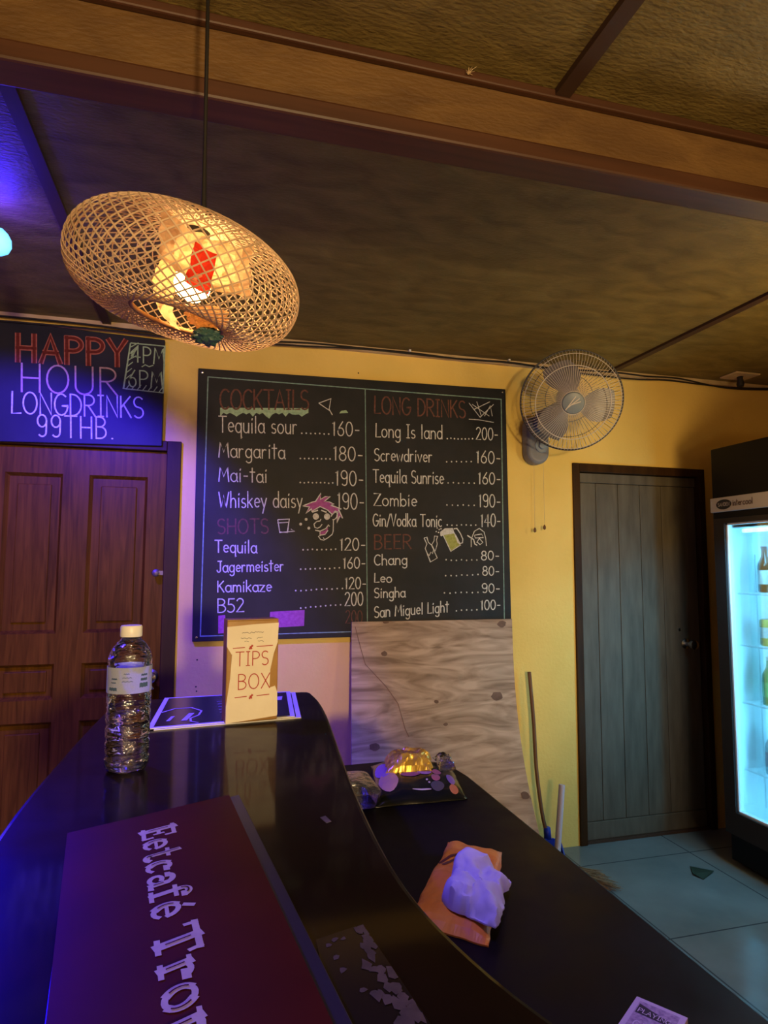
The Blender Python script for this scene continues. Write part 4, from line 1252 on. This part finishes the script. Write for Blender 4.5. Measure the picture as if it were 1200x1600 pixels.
# bracket on the wall
bx = 1.592
br = MB()
caps_ = [(bx+.062*cos(t), 1.965+.062*sin(t)) for t in [pi+pi*i/12 for i in range(13)]]+[(bx+.062*cos(t), 2.10+.05*sin(t)) for t in [pi*i/12 for i in range(13)]]
br.prism(caps_, WY-.075, WY, None, 'y')
fixn(br.build('bracket', M_fan, fan, bevel=.02, seg=4))
am = MB().tube([(bx, WY-.05, 2.09), (bx, WY-.10, 2.14), FC-fn*.17+V((0, 0, -.03)), FC-fn*.15], [.035, .032, .03, .03], 12)
am.build('arm', M_fan, fan, smooth=True)
autosmooth(MB().lathe([(.036, 0), (.034, .004), (.020, .007), (.018, .018), (.012, .021), (.001, .021)], (bx+.012, WY-.075, 1.995), 22, Matrix.Rotation(pi/2, 4, 'X')).build('dial', M_fan_hub, fan))
for xx, zz in ((bx-.018, 1.575), (bx+.036, 1.59)):
    pc = MB()
    pc.m(1).tube([(xx, WY-.05, 1.915), (xx, WY-.05, zz)], .0008, 4).m(0)
    pc.lathe([(.001, -.018), (.007, -.013), (.007, -.002), (.003, .006), (.001, .008)], (xx, WY-.05, zz), 10)
    pc.build('pull_cord', (M_stick, M_cream), fan)

# ================================================================== FRIDGE
fX, fY1, fY0, fH = 2.38, 2.60, 1.90, 1.967
fX2 = 2.98
fg = thing('drinks_fridge', 'black glass door drinks fridge glowing cyan at the right edge', 'fridge', (2.68, 2.25, 0))
sh_ = MB()
t = .035
sh_.box((fX+.044, fY1-t, .15), (fX2, fY1, 1.62)).box((fX+.05, fY0, .15), (fX2, fY0+t, 1.62)).box((fX2-t, fY0+t, .15), (fX2, fY1-t, 1.62))
sh_.box((fX+.05, fY0+t, 1.58), (fX2-t, fY1-t, 1.62)).box((fX+.05, fY0+t, .15), (fX2-t, fY1-t, .19))
sh_.build('cabinet', M_fr, fg)
ln = MB()
e = .004
ln.box((fX+.052, fY1-t-e, .19), (fX2-t, fY1-t, 1.58)).box((fX+.052, fY0+t, .19), (fX2-t, fY0+t+e, 1.58)).box((fX2-t-e, fY0+t, .19), (fX2-t, fY1-t, 1.58)).box((fX+.052, fY0+t, 1.576), (fX2-t, fY1-t, 1.58)).box((fX+.052, fY0+t, .19), (fX2-t, fY1-t, .194))
ln.build('liner', M_fr_in, fg)
MB().box((fX+.03, fY0, 0.02), (fX2, fY1, .15)).build('plinth', M_fr, fg, bevel=.004)
MB().box((fX, fY0, 1.62), (fX2, fY1, fH)).build('header', M_fr, fg, bevel=.006)
MB().box((fX-.012, fY0-.002, 1.652), (fX, fY1+.002, 1.722)).build('sign_band', M_band, fg, bevel=.003)
sg = MB()
sg.disc((fX-.0126, 2.515, 1.687), V((0, -.047, 0)), V((0, 0, .024)), 24)
sg.build('logo_oval', mat('logo_dark', (.012, .012, .02), rough=.4), fg)
sgl, sgt = MB(), MB()
text(sgl, 'SANDEN', (fX-.0128, 2.550, 1.679), (fX-.0128, 2.480, 1.679), (0, 0, .016), .0024, (-1, 0, 0), .16, .0004)
text(sgt, 'inter', (fX-.0126, 2.460, 1.676), (fX-.0126, 2.405, 1.676), (0, 0, .026), .004, (-1, 0, 0), .14, .0004)
text(sgt, 'cool', (fX-.0126, 2.400, 1.676), (fX-.0126, 2.345, 1.676), (0, 0, .026), .004, (-1, 0, 0), .14, .0004)
sgl.build('logo_letters', M_band, fg)
sgt.build('sign_letters', mat('sign_brown', (.10, .065, .05), rough=.5), fg)
fd = MB()
gy0, gy1, gz0, gz1 = fY0+.07, fY1-.066, .255, 1.597
dz0, dz1 = .15, 1.64
x0, x1 = fX+.002, fX+.045
fd.box((x0, fY0, dz0), (x1, gy0, dz1)).box((x0, gy1, dz0), (x1, fY1, dz1)).box((x0, gy0, dz0), (x1, gy1, gz0)).box((x0, gy0, gz1), (x1, gy1, dz1-.0))
fd.build('door_frame', M_fr2, fg)
gk = MB()
s_ = .008
for a, b, c, d in ((gy1-s_, gy1, gz0, gz1), (gy0, gy0+s_, gz0, gz1), (gy0, gy1, gz0, gz0+s_), (gy0, gy1, gz1-s_, gz1)):
    gk.box((x0+.012, a, c), (x1-.004, b, d))
gk.build('glass_gasket', M_white, fg)
MB().box((x0+.020, gy0+.001, gz0+.001), (x0+.025, gy1-.001, gz1-.001)).build('glass_pane', M_pane, fg)
hn = MB().box((fX-.03, fY0+.02, .8), (fX, fY0+.05, 1.2))
hn.build('handle', M_fr2, fg, bevel=.006)
# light tubes behind the door posts and under the top
MB().lathe([(.009, .25), (.009, 1.53)], (fX+.065, fY0+t+.022, 0), 10).build('light_tube', M_led, fg, smooth=True)
tb2 = MB()
tb2.tube([(fX+.10, fY0+.08, 1.563), (fX+.10, fY1-.08, 1.563)], .010, 8)
tb2.build('top_light_tube', M_led, fg, smooth=True)
for fz in (.44, .75, 1.02, 1.265):
    shf = MB()
    for yy in [fY0+.05+i*.05 for i in range(13)]:
        shf.tube([(fX+.09, yy, fz), (fX2-.06, yy, fz)], .0025, 4)
    for xx in (fX+.09, fX+.30, fX2-.06):
        shf.tube([(xx, fY0+.04, fz-.004), (xx, fY1-.04, fz-.004)], .004, 5)
    shf.build('wire_shelf', M_white, fg)
rc = MB()
for xx in (fX+.20, fX+.42):
    rc.box((xx, fY1-t-.012, .25), (xx+.018, fY1-t-e, 1.45))
rc.build('shelf_rail', M_fr_in, fg)
MB().box((fX+.30, fY0+.12, 1.45), (fX+.54, fY1-.07, 1.575)).build('evaporator_cover', mat('evap_grey', (.5, .55, .58), rough=.4), fg, bevel=.008)
lamp('fridge_light_side', 'AREA', (fX+.06, fY0+t+.045, .9), 21, CYAN, 1.25, (fX+.11, fY1, .9), sy=.05).rotation_euler = (V((0.35, 1, 0)).to_track_quat('-Z', 'X').to_euler())
lamp('fridge_light_top', 'AREA', (fX+.10, 2.25, 1.548), 14, CYAN, .5, None, sy=.06).rotation_euler = (V((0.25, 0, -1)).to_track_quat('-Z', 'X').to_euler())

# drinks in the fridge
def drink(label, loc, rad, h, body, labc, capc, shape='bottle'):
    o = thing('drink_bottle' if shape == 'bottle' else 'drink_can', label, shape, loc, 'drinks in the fridge')
    c = V(loc)
    if shape == 'bottle':
        p = [(rad*.8, 0), (rad, .006), (rad, h*.55), (rad*.9, h*.64), (rad*.42, h*.78), (rad*.36, h*.93)]
        autosmooth(MB().lathe(p, c, 20).build('glass_body', body, o), 50)
        MB().lathe([(rad*.42, h*.93), (rad*.42, h), (.001, h)], c, 14).build('cap', capc, o)
        MB().lathe([(rad*1.02, h*.18), (rad*1.02, h*.48)], c, 20, caps=False).build('label', labc, o, smooth=True)
    else:
        p = [(rad*.8, 0), (rad, .008), (rad, h-.01), (rad*.85, h)]
        autosmooth(MB().lathe(p, c, 20).build('can_body', body, o), 50)
        MB().lathe([(rad*.84, h), (rad*.78, h+.002), (.001, h+.001)], c, 16).build('lid', capc, o)
        MB().lathe([(rad*1.02, h*.3), (rad*1.02, h*.7)], c, 20, caps=False).build('label', labc, o, smooth=True)
    return o
Mb_brown = mat('brown_glass', (.05, .02, .01), rough=.1)
Mb_green = mat('green_glass', (.03, .36, .10), rough=.15)
Mb_clear = mat('pale_bottle', (.45, .60, .65), rough=.15)
Ml_white = mat('white_label', (.75, .78, .75), rough=.5)
Ml_yel = mat('yellow_label', (.72, .55, .12), rough=.5)
Ml_green = mat('green_label', (.10, .55, .16), rough=.5)
Ml_pink = mat('pink_label', (.55, .28, .34), rough=.5)
Ml_dark = mat('dark_label', (.04, .05, .07), rough=.5)
sX = fX+.125
for sz, rowl in ((1.27, ('brown', Mb_brown, Ml_white, Ml_dark, .031, .215, 'bottle', 'brown glass beer bottle with white label')), (1.025, ('yellow', Ml_yel, Ml_white, M_steel, .033, .122, 'can', 'yellow and white drink can')),
                 (.755, ('green', Mb_green, Ml_green, Ml_white, .033, .22, 'bottle', 'bright green soda bottle')), (.445, ('clear', Mb_clear, Ml_pink, Ml_white, .033, .215, 'bottle', 'clear bottle with pinkish label'))):
    nm, bo, la, ca, rd_, hh, shp, lb = rowl
    wh = {1.270: 'top', 1.025: 'second', .755: 'third', .445: 'lowest'}[sz]
    first = None
    for k2, (dx, dy) in enumerate(((0, 0), (0, -.085), (.09, 0), (.09, -.085))):
        loc = V((sX+dx, 2.43+dy, sz))
        pos = ('front row by the side wall', 'front row further right', 'back row by the side wall', 'back row further right')[k2]
        full = '%s, %s fridge shelf, %s' % (lb, wh, pos)
        if first is None:
            first = drink(full, loc, rd_, hh, bo, la, ca, shp)
        else:
            copy_tree(first, loc, full)

# ================================================================== BROOM CORNER
dp = thing('dustpan', 'blue plastic dustpan with a long wooden stick against the wall', 'dustpan', (1.56, 2.85, 0))
sk = [onY(827, 1050, 2.90), onY(834, 1130, 2.895), onY(838, 1200, 2.88), onY(847, 1270, 2.86), onY(855, 1303, 2.85)]
MB().tube(catmull(sk, 6), .0095, 8).build('stick', M_stick, dp, smooth=True)
e0 = sk[-1]
ds = MB()
ds.tube([e0+V((-.001, 0, .03)), e0+V((.002, 0, -.02))], [.016, .018], 10)
ds.build('socket', M_dust, dp, smooth=True)
pb = MB()
z_ = e0.z-.018
pan = [(-.02, z_), (.025, z_), (.066, z_-.014), (.075, .012), (-.125, .012), (-.095, z_-.014)]
pb.prism([(e0.x+.0+a, b) for a, b in pan], e0.y-.014, e0.y-.006, None, 'y')
pb.box((e0.x-.122, e0.y-.05, .004), (e0.x+.075, e0.y-.006, .010))
for sx in (-.118, .070):
    pb.prism([(e0.y-.05, .006), (e0.y-.008, .006), (e0.y-.008, z_-.03)], e0.x+sx-.003, e0.x+sx+.003, None, 'x')
pb.build('pan', M_dust, dp)
pp = MB()
a, b = onY(878, 1226, 2.775), onY(870, 1345, 2.755)
b2 = a+(b-a)*((a.z-.004)/(a.z-b.z))
pp.tube([a, a+(b2-a)*.5, b2], .0145, 14)
tag(autosmooth(pp.build('plastic_pipe', M_pipe), 60), 'short white plastic pipe standing upright beside the blue dustpan', 'pipe')
# straw broom on the floor
bm_ = thing('straw_broom', 'brown straw broom head lying on the floor beside the white pipe', 'broom', (1.62, 2.66, 0))
st = MB()
random.seed(11)
for i in range(150):
    a = V((1.50+random.uniform(-.02, .02), 2.72+random.uniform(-.03, .03), .03+random.uniform(-.015, .015)))
    b = V((1.50+random.uniform(.17, .25), 2.72-.13+random.uniform(-.10, .07), .006+random.uniform(0, .02)))
    st.tube([a, a.lerp(b, .5)+V((0, 0, .012)), b], [.0028, .0022, .0010], 3)
st.build('bristles', M_straw, bm_)
MB().tube([(1.535, 2.705, .034), (1.50, 2.72, .034), (1.475, 2.735, .034)], [.026, .028, .02], 10).build('binding', M_stick, bm_, smooth=True)
lfq = [onZ(1078, 1354, .0), onZ(1116, 1364, .0), onZ(1099, 1375, .0), onZ(1083, 1368, 0)]
lm = MB().add([p+V((0, 0, .002+.008*(i % 2))) for i, p in enumerate(lfq)]+[p+V((0, 0, .0005+.008*(i % 2))) for i, p in enumerate(lfq)], [(0, 1, 2, 3), (7, 6, 5, 4), (0, 4, 5, 1), (1, 5, 6, 2), (2, 6, 7, 3), (3, 7, 4, 0)])
tag(lm.build('dry_leaf', M_leaf), 'dark triangular leaf lying on the grey floor tiles', 'leaf')

# ================================================================== WIRES, SMALL FITTINGS
YW = 2.918
w1 = [(-40, 490), (120, 505), (240, 520), (340, 530), (480, 533), (560, 541), (640, 549), (720, 561), (795, 563), (860, 575), (960, 576), (1010, 588), (1060, 590), (1120, 604), (1160, 608), (1230, 609)]
w2 = [(-40, 498), (150, 514), (300, 530), (480, 541), (580, 546), (700, 559), (800, 567), (880, 580), (985, 592), (1040, 594), (1090, 600), (1150, 606), (1230, 607)]
for pts, yy, lb in ((w1, YW, 'upper thin dark cable sagging along the top of the wall'), (w2, YW-.009, 'lower thin dark cable running along the top of the wall')):
    P = [onY(x, y, yy) for x, y in pts]
    for p in P:
        p.z = min(p.z, CH-.012)
    ck = MB().tube(catmull(P, 5), .0042, 6)
    tag(ck.build('cable', M_cord, smooth=True), lb, 'cable')
clp = MB()
for x, y in ((545, 535), (640, 548), (795, 562)):
    p = onY(x, y, YW-.004)
    clp_ = MB().box(p-V((.005, .010, .006)), p+V((.005, .010, .006)))
    tag(clp_.build('cable_clip', M_white, bevel=.001), {545: 'small white cable clip above the cocktails column', 640: 'small white cable clip above the middle of the drinks menu', 795: 'small white cable clip beside the fan'}[x], 'clip', 'cable clips')
fxt = thing('ceiling_socket', 'small pale square ceiling plate with dark stem above the fridge', 'ceiling plate', (2.78, 2.80, 2.36))
MB().box((2.70, 2.74, CH-.012), (2.86, 2.86, CH-.002)).build('plate', M_cream, fxt, bevel=.004)
MB().lathe([(.016, -.055), (.020, -.04), (.014, -.01), (.016, 0)], (2.78, 2.80, CH-.012), 14).build('stem', M_cord, fxt, smooth=True)
